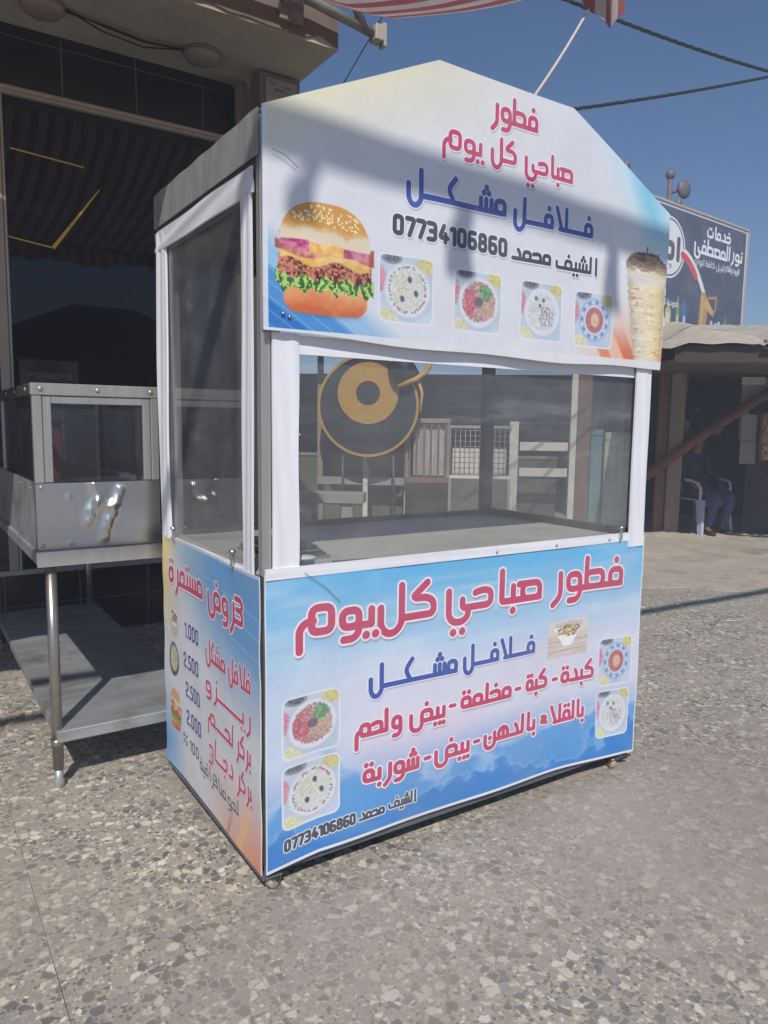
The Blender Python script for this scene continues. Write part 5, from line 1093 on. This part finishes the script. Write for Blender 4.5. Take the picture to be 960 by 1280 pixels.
pt = fthing('potted_plant', 'pot of white flowers on a shelf in the dark stall behind the brace', 'plant', .42, .9, 1.4)
c0 = FX(.42, .9, 1.40); MB().lathe([(.09, 0), (.12, .16), (.13, .17), (.12, .17)], c0, 16).build('pot', 'pot', pt)
lf, pe = MB(), MB(); rr = random.Random(2)
for i in range(60):
    a_, e_ = rr.random() * 6.28, rr.random(); r_ = .05 + .22 * rr.random(); p = c0 + Vector((r_ * math.cos(a_), r_ * math.sin(a_), .18 + .22 * e_)); q = Vector((rr.uniform(-1, 1), rr.uniform(-1, 1), rr.uniform(-.3, 1))).normalized(); w = q.orthogonal().normalized(); L_ = .05 if i % 3 else .035
    (lf if i % 3 else pe).add([p - q * L_, p + w * L_ * .4, p + q * L_, p - w * L_ * .4], [(0, 1, 2, 3)])
lf.build('leaves', 'leaf', pt); pe.build('blossom', 'petal', pt); local(pt)
sh = fthing('stall_shelf', 'narrow dark shelf inside the stall carrying the flower pot', 'shelf', .5, .9, 1.35); fb('board', 'brownwood', .15, .80, .75, 1.08, 1.365, 1.395, sh); fb('upright', 'brownwood', .18, .23, .80, 1.0, .011, 1.364, sh); fb('upright', 'brownwood', .72, .77, .80, 1.0, .011, 1.364, sh); local(sh)
gb = MB().tube([FX(.60 + .10 * math.sin(t_ * .9) + .0 * t_, .1, .3) for t_ in range(2)], .001, 3)
hc = MB(); hp = []
for i in range(60): a_ = i * .35; hp.append(FX(1.25 + .42 * math.cos(a_) * (1 + .06 * math.sin(i)), -.10 + .14 * math.sin(a_), .026 + .004 * (i % 5)))
hc.tube([FX(.42, .1, .36), FX(.62, .0, .16), FX(.80, -.08, .03)] + hp, .012, 7)
tag(hc.build('coiled_hose', 'cable'), 'dark hose trailing from the chair and coiled on the sandy slab', 'hose')
sd = MB(); nn_ = 90; rq = random.Random(4); hh = [.018 + .03 * rq.random() + .02 * math.sin(i * .31) ** 2 for i in range(nn_ + 1)]
for i in range(nn_):
    a_, b_ = -1.2 + 4.4 * i / nn_, -1.2 + 4.4 * (i + 1) / nn_; sd.add([FX(a_, -.42, .012), FX(b_, -.42, .012), FX(b_, -.12, .014 + hh[i + 1] * .6), FX(a_, -.12, .014 + hh[i] * .6), FX(a_, .0, .014 + hh[i]), FX(b_, .0, .014 + hh[i + 1]), FX(b_, .12, .011), FX(a_, .12, .011)], [(0, 1, 2, 3), (3, 2, 5, 4), (4, 5, 6, 7)], True)
tag(sd.build('sand_drift', 'concrete'), 'low drift of sand along the stall edge', 'sand', kind='stuff')
# left row seen through the cart window
ls = fthing('shade_frame', 'timber shade frame with pale posts and corrugated roof seen through the cart window', 'shelter', -3, 0)
fb('post', 'whitepaint', -1.34, -1.255, -.04, .04, .012, 2.5, ls, .004); fb('post', 'brownwood', -1.25, -1.06, -.02, .08, .012, 2.5, ls, .006)
fb('post', 'whitepaint', -2.56, -2.45, -.03, .05, 1.75, 2.5, ls, .004); fb('post', 'palegreen', -2.50, -2.40, .10, .18, .012, 1.75, ls, .004)
fb('post', 'whitepaint', -3.63, -3.57, .02, .08, .012, 2.5, ls, .004); fb('post', 'wood', -4.92, -4.84, .2, .28, .012, 2.5, ls, .004)
fb('beam', 'brownwood', -6.3, -.4, -.05, .03, 2.505, 2.59, ls); fb('beam', 'wood', -6.3, -1.06, .75, .81, 1.50, 1.55, ls)
roofs(-6.3, -.65, -.35, 2.6, 2.60, 3.0, 'roof_sheet', 'tin', ls)
for z in (1.78, 2.1): fb('purlin', 'wood', -3.4, -.5, 2.52, 2.58, z, z + .05, ls)
fb('low_post', 'whitepaint', -4.22, -4.15, -.02, .05, .012, 1.12, ls, .004); fb('low_board', 'greywall', -4.9, -3.0, .06, .10, .60, .71, ls, .004)
local(ls)
rl = fthing('white_railing', 'white painted two-bar railing beside the pale post, seen through the cart window', 'railing', -1.7, 0)
fb('rail', 'whitepaint', -2.02, -1.36, -.02, .02, 1.13, 1.25, rl, .004); fb('rail', 'whitepaint', -2.02, -1.36, -.02, .02, .77, .89, rl, .004); fb('post', 'whitepaint', -2.16, -2.04, -.03, .03, .012, 1.53, rl, .004); local(rl)
tg = fthing('leaning_board', 'faded teal board leaning beside the brown post', 'board', -1, .1); fb('board', 'teal', -1.03, -.86, .10, .13, .012, 1.44, tg, .003); fb('edge_batten', 'teal', -1.03, -.86, .085, .099, 1.36, 1.42, tg); local(tg)
tg = fthing('leaning_board', 'pale green weathered board standing behind the right window post of the cart', 'board', -.7, 0); fb('board', 'palegreen', -.86, -.52, -.01, .02, .012, 1.40, tg, .003); fb('edge_batten', 'palegreen', -.86, -.52, -.026, -.011, 1.30, 1.37, tg); local(tg)
cg = fthing('wire_cage', 'square wire mesh cage panel beside the dark cart post', 'cage', -2.6, 0)
gm = MB()
for i in range(13): s_ = -2.98 + i * .068; gm.tube([FX(s_, -.06, .78), FX(s_, -.06, 1.42)], .0045, 5)
for i in range(9): z = .80 + i * .075; gm.tube([FX(-2.98, -.055, z), FX(-2.16, -.055, z)], .0045, 5)
gm.build('mesh', 'wire', cg); fb('frame', 'wire', -3.0, -2.14, -.08, -.05, 1.43, 1.47, cg); fb('frame', 'whitepaint', -3.0, -2.14, -.08, -.05, .73, .775, cg)
fb('skirt', 'olive', -2.955, -2.185, -.075, -.055, .012, .729, cg); fb('leg', 'wire', -3.0, -2.96, -.08, -.05, .012, .73, cg); fb('leg', 'wire', -2.18, -2.14, -.08, -.05, .012, .73, cg); fb('backing', 'whitepaint', -2.95, -2.2, .02, .03, .78, 1.15, cg); local(cg)
cc_ = fthing('slatted_crate', 'tall crate with vertical slats and pale corrugated side, beyond the yellow disc', 'crate', -3.3, 0)
for i in range(6): s_ = -3.56 + i * .1; fb('slat', 'brownwood', s_, s_ + .022, -.10, -.075, .74, 1.50, cc_)
fb('top_bar', 'wood', -3.62, -2.98, -.12, -.07, 1.50, 1.56, cc_); fb('corner_bar', 'wood', -3.03, -2.99, -.12, -.07, .736, 1.499, cc_); fb('corner_bar', 'wood', -3.61, -3.575, -.12, -.07, .736, 1.499, cc_)
sheet('corrugated_side', 'corr', cc_, lambda u, v: tuple(FX(-3.5 + .46 * u, -.03 + .012 * math.sin(u * 44), .76 + .72 * v)), 60, 1, lambda u, v: (u, v), .003); fb('base_board', 'brownwood', -3.61, -3.0, -.12, .2, .66, .735, cc_); fb('plinth', 'darkwall', -3.60, -3.01, -.11, .15, .012, .659, cc_); local(cc_)
wall = fthing('low_wall', 'low olive panel wall behind the railings', 'wall', -2, .4); fb('panel', 'olive', -5.9, -1.45, .38, .46, .012, 1.0, wall); fb('capping', 'wood', -5.9, -1.45, .36, .48, 1.001, 1.04, wall); local(wall)
bn = fthing('pale_bench', 'pale stone bench seen low through the left of the cart window', 'bench', -4.9, -.6); fb('seat', 'greywall', -5.2, -4.1, -.9, -.55, .42, .56, bn, .01); fb('support', 'greywall', -5.0, -4.85, -.85, -.6, .012, .419, bn); fb('support', 'greywall', -4.4, -4.25, -.85, -.6, .012, .419, bn); local(bn)
# black and yellow disc sign on a stand
ds = fthing('round_sign', 'large black disc with yellow ring and a loop shaped tab, seen through the cart window', 'sign', -4.16, -.3)
def disc(nm, mat, r1, r0, d0, d1, cs, cz, n=48):
    m = MB(); vs = []; fs = []
    for d_ in (d0, d1):
        for r_ in (r0, r1):
            for k in range(n): a_ = 2 * math.pi * k / n; vs.append(FX(cs + r_ * math.cos(a_), d_, cz + r_ * math.sin(a_)))
    for k in range(n):
        q = (k + 1) % n
        fs += [(k, q, n + q, n + k), (2 * n + k, 3 * n + k, 3 * n + q, 2 * n + q), (n + k, n + q, 3 * n + q, 3 * n + k), (k, 2 * n + k, 2 * n + q, q)]
    return m.add(vs, fs).build(nm, mat, ds)
cs, cz = -4.12, 1.72
disc('rim', 'discyellow', .70, .665, -.33, -.27, cs, cz); disc('black_band', 'dischub', .664, .0005, -.315, -.285, cs, cz); disc('yellow_ring', 'discyellow', .42, .165, -.335, -.317, cs + .0, cz + .17)
MB().tube([FX(cs + .36, -.36, cz + .42), FX(cs + .62, -.36, cz + .58)], .17, 12).build('tab', 'dischub', ds)
tp = [FX(cs + .42, -.42, cz + .26), FX(cs + .66, -.42, cz + .36), FX(cs + .80, -.42, cz + .46), FX(cs + .86, -.42, cz + .60), FX(cs + .80, -.42, cz + .74), FX(cs + .64, -.42, cz + .80)]
MB().tube(tp, .034, 8).build('tab_edge', 'tabyellow', ds); MB().tube([FX(cs + .68, -.36, cz + .36), FX(cs + .74, -.36, cz + .18), FX(cs + .72, -.36, cz - .08)], .022, 8).build('tab_tail', 'tabyellow', ds)
MB().tube([FX(cs - .35, -.25, cz - .64), FX(cs - .38, -.2, .012)], .015, 6).tube([FX(cs + .35, -.25, cz - .64), FX(cs + .38, -.2, .012)], .015, 6).tube([FX(cs, -.25, cz - .7), FX(cs, .3, .012)], .015, 6).build('stand', 'darkmetal', ds)
local(ds)

# ================================================================== BILLBOARD, POLES, WIRES
P0, e_ = Vector((12.74, 6.42, 0)), Vector((.9952, .0974, 0)); nb = Vector((-.0974, .9952, 0))
bb = thing('billboard', 'dark blue oil shop billboard with white Arabic lettering, golden oil can and oval emblem', 'billboard', P0)
sheet('printed_face', 'pb', bb, lambda u, v: tuple(P0 + e_ * (-5 + 5 * u) + Vector((0, 0, 2.6 + 2.57 * v))), 1, 1, lambda u, v: (u, v), .06, nb)
def bbx(nm, mat, a0, a1, b0, b1, z0, z1): return MB().box(a0, a1, b0, b1, z0, z1, xf=lambda v: P0 + e_ * v.x + nb * v.y + Vector((0, 0, v.z))).build(nm, mat, bb)
bbx('edge_frame', 'pipe', -5.03, .03, -.02, .08, 5.172, 5.205); bbx('edge_frame', 'pipe', .002, .035, -.02, .08, 2.57, 5.17)
for a_ in (-4.6, -2.5, -.4): bbx('support_post', 'steelpole', a_ - .06, a_ + .06, .09, .2, -.03, 5.1)
local(bb)
def lampmast(px, py, z, kind, lb):
    o = thing('light_mast', lb, 'mast', (px, py, 0), 'light masts behind the billboard'); m = MB().tube([(px, py, -.03), (px, py, z)], .055 if kind else .03, 8, taper=[1.2, .8]); m.build('pole', 'steelpole', o)
    MB().lathe([(.03, 0), (.075, .04), (.085, .10), (.06, .16), (.02, .18)], (px, py, z), 12).build('lamp_head', 'steelpole', o)
    if kind:
        c = Vector((px, py, z - .16)) + Vector((.82, -.57, 0)) * .26
        MB().lathe([(.04, -.05), (.15, -.03), (.17, .01), (.15, .04), (.04, .05)], c, 14, 'y').build('dish', 'steelpole', o); MB().tube([(px, py, z - .22), c], .03, 6).build('arm', 'steelpole', o)
    return local(o)
lampmast(10.19, 7.23, 6.0, 0, 'thin light mast whose head shows just above the banner edge'); lampmast(10.97, 6.88, 5.90, 1, 'thick mast with a round dish above the billboard'); lampmast(11.71, 7.23, 5.60, 0, 'short thin mast just right of the dish mast')
def wire(lb, pts, r, strands):
    m = MB(); n = 240
    for s_ in range(strands):
        P_ = []
        for i in range(n + 1):
            t_ = i / n; a, b = Vector(pts[0]), Vector(pts[-1]); p = a.lerp(b, t_); p.z -= pts[1] * 4 * t_ * (1 - t_)
            ph = t_ * 110 + s_ * 6.283 / max(1, strands); off = r * 1.1 if strands > 1 else 0
            P_.append(p + Vector((math.cos(ph) * off * .6, math.sin(ph) * off * .6, math.cos(ph) * off)))
        m.tube(P_, r, 5)
    return tag(m.build('overhead_wire', 'cable'), lb, 'cable')
a, b = Vector((6.131, 4, 6.038)), Vector((9.028, 4, 6.221)); 
wire('twisted black overhead cable running down to the right edge from the flag', [(3.53, 2.50, 4.80), .135, (9.90, 2.50, 5.50)], .0085, 3)
wire('twisted black overhead cable rising right from behind the banner', [(2.33, 2.50, 3.55), .105, (9.53, 2.50, 6.10)], .0085, 3)
wire('thin wire crossing the sky beside the canopy corner', [(2.1, 2.4, 4.4), .0, (1.66, 3.2, 3.3)], .004, 1)
hz = bpy.data.materials.new('dusty_veil'); hz.use_nodes = True; hn = hz.node_tree; hn.nodes.clear()  # thin haze added to lift the darks like a lens veil
ho = hn.nodes.new('ShaderNodeOutputMaterial'); hv = hn.nodes.new('ShaderNodeVolumePrincipled'); hv.inputs['Color'].default_value = (.80, .86, 1, 1); hv.inputs['Density'].default_value = .012; hn.links.new(hv.outputs[0], ho.inputs['Volume'])
h = MB().box(-152, 152, -152, 152, -1.1, 6.7).build('haze', hz); tag(h, 'thin dusty air over the street, added to lift the darks', kind='stuff')
print('objects', len(bpy.data.objects), 'tris', sum(len(o.data.polygons) for o in bpy.data.objects if o.type == 'MESH'))
